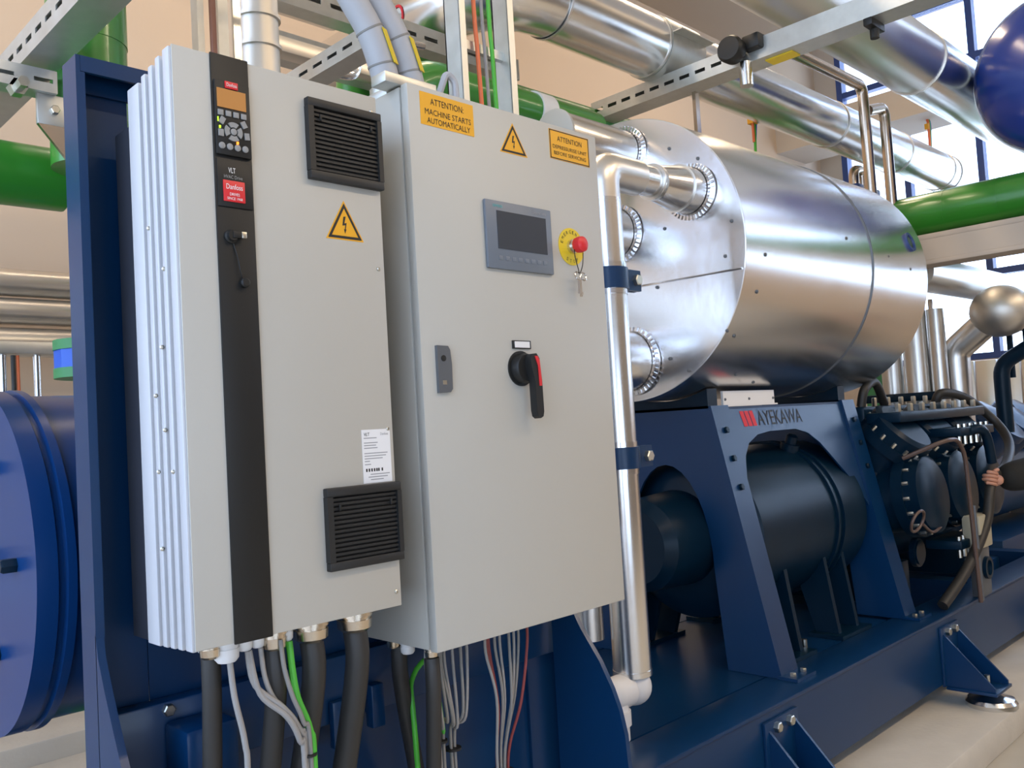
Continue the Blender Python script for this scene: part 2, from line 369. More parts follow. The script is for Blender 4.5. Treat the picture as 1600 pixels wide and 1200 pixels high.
MB().lathe((.1035, -.0035, 1.875), (0, -1, 0), [(0, .0085), (.009, .0085), (.011, .006)], 18).build('port_cap', 'black', D)
def vent(x0, x1, z0, z1, parent):
    V = MB()
    V.box(x0, x1, -.014, .0005, z0, z0 + .016, .002).box(x0, x1, -.014, .0005, z1 - .016, z1, .002).box(x0, x0 + .012, -.014, .0005, z0 + .016, z1 - .016).box(x1 - .010, x1, -.014, .0005, z0 + .016, z1 - .016)
    V.box(x0 + .01, x1 - .01, -.003, .0004, z0 + .014, z1 - .014)
    v = V.build('vent', 'vent', parent); n_ = 14; h = (z1 - z0 - .034) / n_
    s = MB().prism([(x0 + .012, -.004, z0 + .0185), (x0 + .012, -.0095, z0 + .0185), (x0 + .012, -.0095, z0 + .0185 + h * .5), (x0 + .012, -.004, z0 + .0185 + h * .72)], (x1 - x0 - .022, 0, 0)).build('slat', 'vent', v)
    copies(s, [(0, 0, h * k) for k in range(1, n_)], v)
    for x in (x0 + .026, x1 - .026): MB().box(x - .002, x + .002, -.0155, -.012, z1 - .042, z1 - .030, .0006).build('latch', 'black', v)
vent(.243, .409, 2.080, 2.233, D); vent(.244, .411, 1.359, 1.509, D)
sc_ = MB().lathe((.3935, .0005, 1.925), (0, -1, 0), [(0, .0042), (.002, .004), (.0035, .002)], 10).build('screw', 'steel', D)
copies(sc_, [(.002, 0, -.313), (.003, 0, -.627), (.001, 0, .314)], D)
def warning(cx, zb, w, h, y, parent):
    a = Vector((cx - w / 2, y - .0006, zb)); b = Vector((cx + w / 2, y - .0006, zb)); c = Vector((cx, y - .0006, zb + h)); g = (a + b + c) / 3
    tri = lambda k, d: [g + (p - g) * k + Vector((0, -d, 0)) for p in (a, b, c)]
    W = MB().prism(tri(1.0, 0), (0, .0007, 0)).build('warning_sign', 'orange', parent, 0)
    o_, i_ = tri(.90, .0003), tri(.70, .0003)
    mb = MB()
    for k in range(3): mb.add([o_[k], o_[(k + 1) % 3], i_[(k + 1) % 3], i_[k]], [(0, 1, 2, 3)])
    mb.build('border', 'ink', W, 0)
    s = h * .01; zc = zb + h * .36
    pts = [(-3, 23), (4, 24), (-1, 6), (6, 8), (2.5, -9), (5, -8), (0, -20), (-3, -8), (-.5, -9), (1.5, 2), (-7, 0)]
    MB().add([(cx + u * s, y - .001, zc + v * s) for u, v in pts], [tuple(range(len(pts)))]).build('bolt_symbol', 'ink', W, 0)
warning(.3195, 1.974, .085, .076, 0, D)
LB = MB().box(.334, .400, -.0007, .0003, 1.5105, 1.612).build('rating_label', 'white', D, 0)
text('lettering', 'VLT', .345, -.0007, 1.603, .013, .006, 'ink', LB); text('lettering', 'Danfoss', .386, -.0007, 1.603, .018, .005, 'inkg', LB)
mb = MB()
for k, (z, a, b) in enumerate(((1.595, .338, .368), (1.586, .338, .370), (1.581, .338, .366), (1.576, .338, .369), (1.566, .338, .392), (1.561, .338, .388), (1.556, .338, .380), (1.551, .338, .350), (1.545, .338, .352), (1.526, .350, .395), (1.521, .345, .390), (1.516, .35, .38))):
    mb.add([(a, -.0009, z), (b, -.0009, z), (b, -.0009, z + .0017), (a, -.0009, z + .0017)], [(0, 1, 2, 3)])
mb.build('small_print', 'inkg', LB, 0)
mb = MB()
for x in (.340, .346, .352, .358, .3635, .368, .376): mb.add([(x, -.0009, 1.532), (x + .0035, -.0009, 1.532), (x + .0035, -.0009, 1.538), (x, -.0009, 1.538)], [(0, 1, 2, 3)])
mb.build('approval_marks', 'ink', LB, 0)
# cable glands below the drive
def gland(x, y, z, r, m, parent, h=.03):
    return MB().lathe((x, y, z + .002), (0, 0, -1), [(0, r * 1.05), (h * .3, r * 1.05), (h * .3, r * .92), (h * .45, r * .92), (h * .45, r), (h * .85, r * .95), (h, r * .72)], 12).build('cable_gland', m, parent)
for x, r, m in ((.046, .018, 'brass'), (.075, .022, 'white'), (.109, .014, 'white'), (.134, .012, 'white'), (.165, .024, 'brass'), (.190, .013, 'white'), (.242, .032, 'brass'), (.338, .034, 'brass')):
    gland(x, .06, 1.268, r, m, D, .042 if r > .02 else .03)
gland(.065, .10, 1.268, .022, 'white', D)

# ================================================================== CONTROL CABINET
C = thing('control_cabinet', 'light grey control cabinet with operator panel and red emergency stop', 'cabinet', (.8, .15, 1.155))
MB().box(.5, 1.107, .040, .279, 1.157, 2.327, .003).build('body', 'cab', C)
MB().box(.506, 1.101, .035, .041, 1.162, 2.322).build('gasket', 'black', C)
MB().box(.5, 1.107, .013, .0355, 1.155, 2.329, .003).build('door', 'cab', C)
def plate(name, x0, x1, z0, z1, m, parent, y=.013, t=.0008): return MB().box(x0, x1, y - t, y + .0003, z0, z1).build(name, m, parent, 0)
S1 = plate('attention_label', .532, .683, 2.247, 2.3175, 'orange', C)
text('lettering', 'ATTENTION:', .607, .0122, 2.300, .094, .014, 'ink', S1); text('lettering', 'MACHINE STARTS', .609, .0122, 2.277, .130, .0125, 'ink', S1); text('lettering', 'AUTOMATICALLY', .610, .0122, 2.2585, .122, .0125, 'ink', S1)
warning(.8055, 2.229, .090, .074, .013, C)
S2 = plate('attention_label', .930, 1.076, 2.2435, 2.3165, 'orange', C)
mb = MB()
for a in ((.931, .934, 2.2445, 2.3155), (1.072, 1.075, 2.2445, 2.3155), (.931, 1.075, 2.2445, 2.2470), (.931, 1.075, 2.313, 2.3155)):
    mb.add([(a[0], .0119, a[2]), (a[1], .0119, a[2]), (a[1], .0119, a[3]), (a[0], .0119, a[3])], [(0, 1, 2, 3)])
mb.build('border', 'ink', S2, 0)
text('lettering', 'ATTENTION', 1.003, .0122, 2.296, .090, .013, 'ink', S2); text('lettering', 'DEPRESSURISE UNIT', 1.003, .0122, 2.275, .125, .009, 'ink', S2); text('lettering', 'BEFORE SERVICING', 1.003, .0122, 2.2595, .118, .009, 'ink', S2)
H = MB().box(.696, .910, .004, .0131, 1.955, 2.110, .003).build('operator_panel', 'hmi', C)
MB().box(.729, .889, .0028, .0042, 2.001, 2.087).build('screen', 'hscr', H, 0)
text('lettering', 'SIEMENS', .733, .004, 2.0975, .030, .006, 'teal', H); text('lettering', 'SIMATIC HMI', .868, .004, 2.0965, .045, .006, 'inkg', H)
fk = MB().box(.729, .742, .003, .0042, 1.975, 1.985, .0004).build('function_key', 'hmi', H); copies(fk, [(.0207 * k, 0, 0) for k in range(1, 8)], H)
E_ = MB().lathe((.986, .0131, 2.032), (0, -1, 0), [(0, .046), (.0015, .046)], 40).build('emergency_stop', 'yellow', C)
def arctext(s, r, a0, a1, m):
    for i, ch in enumerate(s):
        an = a0 + (a1 - a0) * i / (len(s) - 1); up = 1 if a0 > a1 else -1
        px, pz = .986 + r * math.cos(an), 2.032 + r * math.sin(an); ux = Vector((math.sin(an) * up, 0, -math.cos(an) * up)); uz = Vector((math.cos(an) * up, 0, math.sin(an) * up))
        text('lettering', ch, 0, 0, 0, .006 if ch != 'I' else .0018, .0085, m, E_, map3=lambda u, v: Vector((px, .0110, pz)) + ux * u + uz * v)
arctext('EMERGENCY', .036, math.radians(165), math.radians(25), 'ink'); arctext('STOP', .036, math.radians(240), math.radians(300), 'ink')
MB().lathe((.986, .0115, 2.032), (0, -1, 0), [(0, .017), (.008, .017), (.008, .012), (.018, .012)], 24).build('collar', 'steel', E_)
MB().lathe((.986, -.005, 2.032), (0, -1, 0), [(0, .012), (.002, .0185), (.012, .020), (.021, .0185), (.0255, .012), (.027, .004)], 28).build('mushroom_button', 'red', E_)
LK = MB().prism([(x, .0131, z) for x, z in ((.5365, 1.680), (.5675, 1.681), (.5735, 1.688), (.5745, 1.74), (.5715, 1.770), (.5665, 1.778), (.5365, 1.779))], (0, -.008, 0)).build('door_latch', 'lock', C)
MB().lathe((.552, .0052, 1.752), (0, -1, 0), [(0, .0065), (.0015, .0065), (.002, .003)], 16).build('keyhole', 'black', LK)
MB().box(.5465, .5575, .0043, .0053, 1.697, 1.706).build('latch_mark', 'steel', LK)
SP = MB().box(.762, .820, .0085, .0131, 1.777, 1.796, .0008).build('switch_tag', 'black', C); MB().box(.767, .815, .0078, .0086, 1.7795, 1.7935).build('tag_face', 'white', SP, 0)
SW = MB().lathe((.785, .0131, 1.732), (0, -1, 0), [(0, .040), (.004, .040), (.004, .034), (.02, .033), (.024, .030)], 32).build('main_switch', 'black', C)
hp = [(.775, 1.752), (.783, 1.762), (.800, 1.763), (.812, 1.752), (.8185, 1.70), (.8195, 1.632), (.815, 1.621), (.803, 1.617), (.793, 1.622), (.789, 1.635), (.788, 1.70), (.775, 1.735)]
MB().prism([(.785 + (x - .785) * .72, -.010, z) for x, z in hp], (0, -.020, 0)).build('handle', 'black', SW)
MB().prism([(.785 + (x - .785) * .72, -.0300, z) for x, z in ((.790, 1.757), (.802, 1.757), (.8105, 1.748), (.8155, 1.70), (.8150, 1.690), (.8045, 1.690), (.803, 1.735))], (0, -.0015, 0)).build('handle_inlay', 'red', SW)
for x in (.53, .60, .66, .74, .80): gland(x, .15, 1.158, .016, 'white', C)
for x in (.545, .67, .76): gland(x, .22, 1.158, .016, 'brass', C)
gland(.522, .06, 1.158, .014, 'brass', C, .025)
MB().box(.462, .60, .035, .085, 2.3295, 2.352, .002).build('top_bracket', 'galv', C)
# cabinet top gland housing where the conduits enter
GH = MB().box(.505, .66, .09, .25, 2.326, 2.345, .003).build('gland_plate', 'galv', C)
for x in (.555, .628): MB().lathe((x, .15, 2.345), (0, 0, 1), [(0, .040), (.02, .040), (.02, .034), (.045, .034)], 12).build('conduit_gland', 'galv', GH)
for x, y in ((.60, .08), (.70, .08), (.72, .085)): MB().lathe((x, y, 2.3285), (0, 0, 1), [(0, .011), (.012, .011), (.018, .007)], 12).build('top_gland', 'white', C)
kt = thing('key_ring', 'two small keys on a black strap hanging from the red emergency button', 'keys', (.986, -.012, 1.905))
MB().tube(spline([(.975, -.008, 2.028), (.969, -.012, 2.005), (.978, -.012, 1.975), (.986, -.010, 1.963), (.996, -.012, 1.985), (1.000, -.012, 2.014)]), .0012, 6).build('strap', 'black', kt)
mb = MB()
for x in (.978, .999): mb.tube([(x + .009 * math.cos(a * PI / 8), -.009 + .002 * math.sin(a * PI / 8), 1.956 + .010 * math.sin(a * PI / 8)) for a in range(17)], .0022, 6)
mb.build('ring', 'chrome', kt)
MB().box(.983, .991, -.010, -.008, 1.906, 1.948).box(.991, .994, -.010, -.008, 1.912, 1.918).build('key', 'brass', kt); MB().box(.973, .980, -.0125, -.0105, 1.912, 1.946).build('key', 'chrome', kt)

# ================================================================== CABLES UNDER THE CABINETS
def cable(name, label, pts, r, m, cat='cable', group='cables below the cabinets', seg=10):
    return tag(MB().tube(spline(pts), r, seg).build(name, m), label, cat, group)
Z0 = .50
def thick(x, y, z, x2, label, r=.021, yb=.15): cable('power_cable', label, [(x, y, z), (x, y, z - .08), ((x + x2) / 2, (y + yb) / 2, z - .3), (x2, yb, z - .5), (x2, yb + .02, Z0 - .02)], r, 'cabk', seg=14)
thick(.065, .10, 1.245, .072, 'thick black cable leaving the leftmost gland of the drive', .017)
thick(.165, .06, 1.23, .155, 'thick black cable right of the green wire, leaving a brass gland', .019)
thick(.242, .06, 1.23, .205, 'thick black cable behind the green wire from the middle brass gland', .022)
thick(.338, .06, 1.23, .305, 'thick black cable from the right-hand large brass gland', .023)
thick(.522, .06, 1.135, .565, 'black cable below the left edge of the control cabinet', .016)
thick(.56, .22, 1.13, .66, 'black cable partly hidden behind the thin grey wires', .018, .27)
thin = [((.075, .05, 1.24), [(.079, .045, 1.17), (.092, .04, 1.09), (.094, .04, 1.0), (.085, .05, Z0)], 'light grey wire hanging beside the leftmost black cable', 'cabg', .0052),
        ((.109, .05, 1.24), [(.118, .045, 1.18), (.16, .03, 1.135), (.190, .03, 1.09), (.205, .035, 1.02), (.206, .04, Z0)], 'light grey wire curving right towards the green wire', 'cabg', .0052),
        ((.112, .05, 1.24), [(.124, .04, 1.165), (.165, .025, 1.118), (.188, .025, 1.07), (.199, .03, 1.01), (.200, .04, Z0)], 'lower of two grey wires curving towards the green wire', 'cabg', .0052),
        ((.134, .05, 1.24), [(.137, .045, 1.19), (.150, .04, 1.15), (.172, .03, 1.12), (.196, .03, 1.08), (.208, .035, 1.02), (.209, .04, Z0)], 'short grey wire joining the bundle beside the green wire', 'cabg', .0045),
        ((.165, .035, 1.25), [(.167, .03, 1.20), (.178, .025, 1.15), (.197, .025, 1.10), (.212, .03, 1.03), (.214, .04, Z0)], 'thin grey wire left of the green wire', 'cabd', .0042),
        ((.190, .05, 1.24), [(.191, .045, 1.19), (.196, .04, 1.14), (.215, .035, 1.08), (.221, .035, 1.0), (.222, .04, Z0)], 'bright green earth wire below the drive', 'cabgr', .0065)]
for p0, rest, lb, m, r in thin: cable('control_wire', lb, [p0] + rest, r, m)
MB_t = MB().lathe((.211, .035, 1.035), (0, 0, 1), [(0, .0145), (.004, .0145)], 16); tag(MB_t.build('cable_tie', 'black'), 'black cable tie around the green wire and its grey neighbours', 'cable tie', 'cable ties')
def bundle(x0s, y0, xb, yb, zt, zb, mats, where, r=.0034, tie=True):
    names = {'cabg': 'light grey', 'cabd': 'dark grey', 'cabr': 'dark red', 'cabgr': 'green'}
    order = ['first', 'second', 'third', 'fourth', 'fifth', 'sixth', 'seventh', 'eighth', 'ninth']
    for i, (x, m) in enumerate(zip(x0s, mats)):
        n_ = len(x0s); dx = (i - (n_ - 1) / 2) * .0050; dy = .003 * ((i * 7) % 5 - 2)
        cable('control_wire', '%s wire, %s from the left in the %s' % (names[m], order[i], where),
              [(x, y0 + dy, zt), (x + dx * .2, y0 + dy, zt - .06), (x * .45 + (xb + dx) * .55, y0 + dy, zt - .17 - .012 * (i % 3)), (xb + dx, yb + dy, zb + .04), (xb + dx * .8, yb + dy, zb - .1), (xb + dx, yb + dy, Z0)], r, m, seg=8)
    if tie: tag(MB().lathe((xb, yb, zb), (0, 0, 1), [(0, .0027 * n_ + .005), (.005, .0027 * n_ + .005)], 16).build('cable_tie', 'black'), 'black cable tie around the ' + where, 'cable tie', 'cable ties')
bundle([.535, .560, .567, .572], .10, .590, .13, 1.155, .93, ['cabg', 'cabg', 'cabgr', 'cabd'], 'left bundle below the control cabinet')
bundle([.585, .598, .625, .640, .662], .11, .632, .14, 1.155, .90, ['cabd', 'cabg', 'cabg', 'cabd', 'cabg'], 'middle bundle below the control cabinet')
bundle([.725, .735, .745, .755, .775, .795, .815, .835, .855], .12, .785, .15, 1.155, .80, ['cabg', 'cabr', 'cabr', 'cabd', 'cabg', 'cabd', 'cabg', 'cabd', 'cabr'], 'right bundle below the control cabinet')
cable('control_wire', 'green wire slanting behind the middle wire bundle', [(.80, .22, 1.15), (.70, .24, 1.10), (.61, .24, 1.05), (.575, .2, .95), (.58, .18, Z0)], .006, 'cabgr')

# ================================================================== CONDUITS AND CABLE LADDER ABOVE
def conduit(pts, label, tagpos):
    t = thing('flexible_conduit', label, 'conduit', pts[0], 'grey conduits entering the control cabinet')
    s = spline(pts, 8); MB().tube(s, .031, 20).build('hose', 'cond', t)
    for k in (9, 16):
        p, q = s[k], s[k + 1]; MB().lathe(p, q - p, [(0, .0325), (.004, .0325)], 20).build('tie_band', 'cabd', t)
    a = s[9]; b = s[16]; d = (b - a); off = Vector((.012, -.031, 0)); u = Vector((.012, .005, 0))
    MB().prism([a + off - u * .3, a + off + u, b + off + u, b + off - u * .3], (0, -.003, 0)).build('yellow_tag', 'yellow', t)
conduit([(.555, .15, 2.36), (.546, .15, 2.41), (.515, .15, 2.49), (.462, .16, 2.58), (.40, .18, 2.72), (.36, .22, 2.95), (.33, .3, 3.3)], 'left grey conduit curving up from the control cabinet', 0)
conduit([(.628, .15, 2.36), (.620, .15, 2.41), (.590, .15, 2.49), (.540, .16, 2.58), (.475, .18, 2.72), (.43, .22, 2.95), (.40, .3, 3.3)], 'right grey conduit curving up from the control cabinet', 0)
CL = thing('cable_ladder', 'galvanised vertical cable ladder rising behind the control cabinet', 'cable tray', (1.0, .3, 2.338))
for x in (.895, 1.075):
    MB().box(x, x + .004, .27, .33, 2.338, 3.6).box(x, x + .020 if x < 1 else x + .022, .268, .272, 2.338, 3.6).box(x - .0, x + .02, .326, .33, 2.338, 3.6).build('side_rail', 'galv', CL)
rg = MB().box(.90, 1.075, .295, .310, 2.615, 2.640).build('rung', 'galv', CL); copies(rg, [(0, 0, .3), (0, 0, .6)], CL)
for x, m, nm, r in ((.965, 'redcab', 'orange red cable running up the vertical cable ladder', .006), (.993, 'cabg', 'light grey cable running up the vertical cable ladder', .005), (1.02, 'cabgr', 'bright green cable running up the vertical cable ladder', .006)):
    cable('ladder_cable', nm, [(x + .010, .285, 2.338), (x + .008, .285, 2.45), (x + .002, .284, 2.62), (x - .002, .285, 2.8), (x, .285, 3.6)], r, m, group='cables on the ladder')

# ================================================================== VESSEL
vx0, vx1, vy, vz, VR = 2.6, 4.54, 1.11, 2.332, .648
V = thing('separator_vessel', 'large horizontal aluminium-clad vessel resting on the blue support frame', 'vessel', (3.57, vy, vz - VR))
XD = (1, 0, 0)
MB().lathe((vx0, vy, vz), XD, [(0, VR - .012), (.0, VR), (1.22, VR), (1.225, VR)], 96, cap=False).build('front_jacket', 'alu', V)
MB().lathe((vx0, vy, vz), XD, [(1.226, VR), (1.226, VR + .004), (1.235, VR + .004), (1.94, VR + .002), (1.95, VR - .02), (1.95, 0.02)], 96).build('rear_jacket', 'alu', V)
MB().lathe((vx0 + 1.217, vy, vz), XD, [(0, VR), (0, VR + .0052), (.008, VR + .0052), (.008, VR)], 96, cap=False).build('seam_band', 'lock', V)
def cone(y, z): rr = math.hypot(y, z) / VR; return .045 * (1 - math.sqrt(rr * rr + .01))
def halfdisc(z0, upper, xo):
    pts = []; a0 = math.asin((z0 - vz) / (VR - .004)); n_ = 40
    a1, a2 = (a0, PI - a0) if upper else (PI - a0, 2 * PI + a0)
    rings = 10; mb = MB(); vs = []; fs = []
    # dished sheet, fan from the middle of the joint
    for i in range(rings + 1):
        k = i / rings
        for j in range(n_ + 1):
            an = a1 + (a2 - a1) * j / n_; y, z = (VR - .004) * math.cos(an), (VR - .004) * math.sin(an)
            yy, zz = y * k, (z0 - vz) * (1 - k) + z * k
            vs.append((vx0 - xo - cone(yy, zz), vy + yy, vz + zz))
    for i in range(rings):
        for j in range(n_): fs.append((i * (n_ + 1) + j, i * (n_ + 1) + j + 1, (i + 1) * (n_ + 1) + j + 1, (i + 1) * (n_ + 1) + j))
    k0 = len(vs); rim = [(rings) * (n_ + 1) + j for j in range(n_ + 1)] + [i * (n_ + 1) + n_ for i in range(rings - 1, -1, -1)] + [i * (n_ + 1) for i in range(1, rings)]
    for i in rim: vs.append(Vector(vs[i]) + Vector((.004, 0, 0)))
    for i in range(len(rim)): j = (i + 1) % len(rim); fs.append((rim[i], rim[j], k0 + j, k0 + i))
    return mb.add(vs, fs)
JZ = 2.20
u_ = halfdisc(JZ, True, .004).build('end_sheet', 'alub', V); l_ = halfdisc(JZ, False, .001).build('end_sheet', 'alub', V)
def onend(y, z): return Vector((vx0 - .005 - cone(y - vy, z - vz), y, z))
MB().tube([onend(vy - .62 + .05 * k, JZ - .002) for k in range(21)], .0045, 6).build('joint_fold', 'alub', V)
s0 = MB().sphere(onend(.80, 2.78), .008, 8, 5).build('screw', 'lock', V)
for y, z in ((.84, 2.43), (.90, 2.18), (.52, 2.40), (.56, 2.26), (.87, 1.86), (.58, 1.95), (.66, 2.70), (.78, 1.80)):
    c = s0.copy(); col.objects.link(c); c.parent = V; c.location = s0.location + (onend(y, z) - onend(.80, 2.78)); WL[c] = WL[s0]
for (x, a) in ((2.72, 200), (2.75, 186), (3.55, 172), (4.3, 180), (4.02, 176), (2.95, 238), (3.2, 244), (2.68, 218)):
    an = math.radians(a); p = Vector((x, vy + VR * math.cos(an), vz + VR * math.sin(an)))
    MB().lathe(p, (0, math.cos(an), math.sin(an)), [(0, .009), (.004, .008), (.006, .004)], 8).build('screw', 'lock', V)
an = math.radians(166); c0 = Vector((4.36, vy + VR * math.cos(an), vz + VR * math.sin(an)))
SG = MB().lathe(c0, (0, math.cos(an), math.sin(an)), [(0, .055), (.014, .055), (.014, .040), (.006, .038)], 28).build('sight_glass', 'mull', V)
MB().lathe(c0 + Vector((0, math.cos(an), math.sin(an))) * .004, (0, math.cos(an), math.sin(an)), [(0, .036), (.004, .034)], 24).build('lens', 'hscr', SG)
def collar(p, r):
    mb = MB(); mb.lathe(p, (-1, 0, 0), [(0, r + .022), (.006, r + .022), (.012, r + .004), (.03, r + .003)], 48, cap=False)
    a, b, d = basis((-1, 0, 0)); p = Vector(p)
    for k in range(40):
        an = 2 * PI * k / 40; rad = a * math.cos(an) + b * math.sin(an); tng = -a * math.sin(an) + b * math.cos(an)
        q = p + d * .006 + rad * (r + .004)
        mb.prism([q - tng * .005, q + tng * .005, q + tng * .004 + rad * .018, q - tng * .004 + rad * .018], d * .009)
    return mb
def nozzle(y, z, r, x1, prof=None, capm='alub'):
    p = onend(y, z); L = p.x - x1
    pr = prof or [(0, r), (L * .98, r), (L, r * .96)]
    o = MB().lathe(p + Vector((.03, 0, 0)), (-1, 0, 0), [(t + (.03 if i else 0), rr) for i, (t, rr) in enumerate(pr)], 40).build('nozzle', 'alu', V)
    collar(p, (prof[0][1] if prof else r)).build('nozzle_collar', 'alub', o); return o
o = nozzle(1.045, 2.815, .105, 2.12)
MB().lathe((2.118, 1.045, 2.815), (-1, 0, 0), [(0, .111), (.012, .111), (.016, .10)], 40).build('end_cap', 'cab', o)
o = nozzle(.700, 2.562, .098, 2.05, [(0, .100), (.09, .099), (.26, .072), (.262, .062), (.40, .060), (.40, .056), (.52, .056)])
for x, q in ((2.475, .101), (2.30, .0745), (2.18, .062)): MB().lathe((x, .700, 2.562), (-1, 0, 0), [(0, q - .012), (0, q), (.006, q), (.006, q - .012)], 32, cap=False).build('seam_band', 'aluw', o)
nozzle(1.09, 2.45, .115, 2.1); nozzle(1.075, 1.868, .135, 2.1)

# insulated drain pipe beside the cabinet
vpx, vpy = 1.974, .70
VP = thing('insulated_pipe', 'vertical aluminium-clad pipe beside the control cabinet with blue clamps', 'pipe', (vpx, vpy, .66))
MB().tube([(vpx, vpy, .67), (vpx, vpy, 2.44)], .071, 36).build('straight_cladding', 'alu', VP)
el = bend([(vpx, vpy, 2.435), (vpx, vpy, 2.562), (vpx + .22, vpy, 2.562)], .11, 5)
MB().tube(el, .070, 32).build('elbow_cladding', 'aluw', VP)
MB().lathe((vpx, vpy, .662), (0, 0, 1), [(0, .060), (0, .073), (.02, .073), (.02, .06)], 36, cap=False).build('end_ring', 'alu', VP)
for z in (2.135, 1.462):
    k = MB().lathe((vpx, vpy, z - .04), (0, 0, 1), [(0, .0715), (0, .081), (.08, .081), (.08, .0715)], 36, cap=False).box(vpx + .06, vpx + .15, vpy - .045, vpy - .030, z - .04, z + .04).box(vpx + .06, vpx + .15, vpy - .020, vpy - .005, z - .04, z + .04).build('pipe_clamp', 'blue', VP)
    hexbolt((vpx + .118, vpy - .045, z), (0, -1, 0), .022, .02).build('clamp_bolt', 'steel', k)
    MB().lathe((vpx, vpy, z + .04), (0, 0, 1), [(0, .0715), (0, .075), (.02, .075), (.02, .0715)], 36, cap=False).build('pipe_sleeve', 'alub', k)
    MB().lathe((vpx, vpy, z - .06), (0, 0, 1), [(0, .0715), (0, .075), (.02, .075), (.02, .0715)], 36, cap=False).build('pipe_sleeve', 'alub', k)
pe = tag(MB().tube(bend([(vpx, .70, .69), (vpx, .70, .615), (vpx - .115, .70, .615), (vpx - .115, .70, .50), (vpx - .115, .70, .4565)], .05, 5), .050, 24).sphere((vpx, .70, .618), .068, 24, 14).cyl((vpx - .045, .70, .617), (vpx - .115, .70, .617), .060, seg=24).sphere((vpx - .115, .70, .617), .060, 20, 12).cyl((vpx - .115, .70, .56), (vpx - .115, .70, .51), .058, seg=24).build('plastic_elbow', 'pvc'), 'white plastic elbow below the vertical clad pipe', 'pipe fitting')
tag(MB().tube(bend([(1.93, .86, .78), (1.93, .86, 1.868), (2.14, 1.075, 1.868)], .1), .055, 24).build('insulated_pipe', 'aluw'), 'short clad pipe end showing just behind the vertical clad pipe', 'pipe')
tag(MB().tube([(2.075, .745, 2.49), (2.075, .745, 1.96)], .014, 12).lathe((2.075, .745, 2.30), (0, 0, 1), [(0, .018), (.012, .018)], 12).build('thin_tube', 'chrome'), 'thin bright tube running down beside the vertical clad pipe', 'tube')

# ================================================================== SUPPORT FRAME
SF = thing('support_frame', 'blue splayed support frame with arched lettered panel under the vessel', 'frame', (3.55, vy, .455))
yb0, yt0, zb0, zt0 = .59, .85, .457, 1.645
def sl(z): return yb0 + (yt0 - yb0) * (z - zb0) / (zt0 - zb0)
def sideplate(x, t):
    pts = [(x, sl(zb0), zb0), (x, sl(zt0), zt0), (x, 2 * vy - sl(zt0), zt0), (x, 2 * vy - sl(zb0), zb0), (x, vy + .27, zb0)]
    for k in range(17):
        an = PI * k / 16 * 1.0; pts.append((x, vy + .235 * math.cos(an), .90 + .48 * math.sin(an)))
    pts.append((x, vy - .27, zb0))
    return MB().prism(pts, (t, 0, 0))
for xs in (2.83, 4.155):
    sideplate(xs, .014).build('side_plate', 'blue', SF)
    for s in (-1, 1):
        f = lambda z, o: (vy + s * -1 * (vy - sl(z)) + s * o) if s > 0 else sl(z) + o
        ys = (lambda z: sl(z)) if s < 0 else (lambda z: 2 * vy - sl(z)); off = (0, -.014 if s < 0 else .014, 0)
        leg = MB().prism([(xs, ys(zb0), zb0), (xs + .145, ys(zb0), zb0), (xs + .145, ys(zt0), zt0), (xs, ys(zt0), zt0)], off).build('leg_plate', 'blue', SF)
        if s < 0:
            for z in (1.53, 1.40, 1.27): hexbolt((xs + .07, ys(z) - .014, z), (0, -1, .22), .016, .014).build('bolt', 'bluem', leg)
            for xx in (xs + .03, xs + .12): hexbolt((xx, ys(zb0) - .05, zb0 + .014), (0, 0, 1), .014, .014).build('foot_bolt', 'steel', leg)
        yy = ys(zb0) + (-.09 if s < 0 else .09)
        MB().box(xs - .01, xs + .155, min(yy, ys(zb0)) + .0, max(yy, ys(zb0)), zb0, zb0 + .014).build('foot_plate', 'blue', SF)
    MB().box(xs, xs + .145, sl(zt0), 2 * vy - sl(zt0), zt0 - .012, zt0).build('cap_plate', 'blue', SF)
    # curved saddle on top
    r_ = VR + .004; pts = [(xs + .03, sl(zt0) + .02, zt0)]
    for k in range(13):
        y = sl(zt0) + .02 + (2 * (vy - sl(zt0)) - .04) * k / 12; pts.append((xs + .03, y, vz - math.sqrt(r_ ** 2 - (y - vy) ** 2) - .001))
    pts.append((xs + .03, 2 * vy - sl(zt0) - .02, zt0)); MB().prism(pts, (.08, 0, 0)).build('saddle', 'bluem', SF)
op = [(2.977, 1.06), (2.985, 1.18), (3.003, 1.30), (3.04, 1.40), (3.10, 1.46), (3.20, 1.497), (3.32, 1.508), (3.58, 1.508), (3.70, 1.482), (3.80, 1.425), (3.92, 1.32), (4.06, 1.19), (4.153, 1.06)]
def inc(x, z, o): return (x, sl(z) + o, z)
pp = [inc(2.975, 1.06, .004), inc(2.975, 1.625, .004), inc(4.155, 1.625, .004), inc(4.155, 1.06, .004)] + [inc(x, z, .004) for x, z in reversed(op)]
AP = MB().prism(pp, (0, .012, 0)).build('arch_panel', 'blue', SF)
MB().box(2.975, 4.155, sl(1.625) + .004, sl(1.625) + .09, 1.625, 1.637).build('top_flange', 'blue', SF)
tz = 1.575
for k in range(3):
    x = 3.085 + k * .042; MB().add([inc(x, tz + .038, .0025), inc(x + .034, tz + .038, .0025), inc(x + .048, tz - .036, .0025), inc(x + .014, tz - .036, .0025)], [(0, 1, 2, 3)]).build('logo_bar', 'inkred', AP, 0)
text('lettering', 'AYEKAWA', 0, 0, 0, .44, .072, 'ink', AP, map3=lambda u, v: Vector(inc(3.455 + u, tz + v, .0025)))
MB().box(2.98, 3.455, .862, .874, 1.646, 1.712).box(2.98, 3.455, .845, .874, 1.6385, 1.6455).build('cover_plate', 'white', SF)
for x in (2.995, 3.21, 3.44): MB().sphere((x, .861, 1.672), .007, 8, 5).build('screw', 'lock', SF)

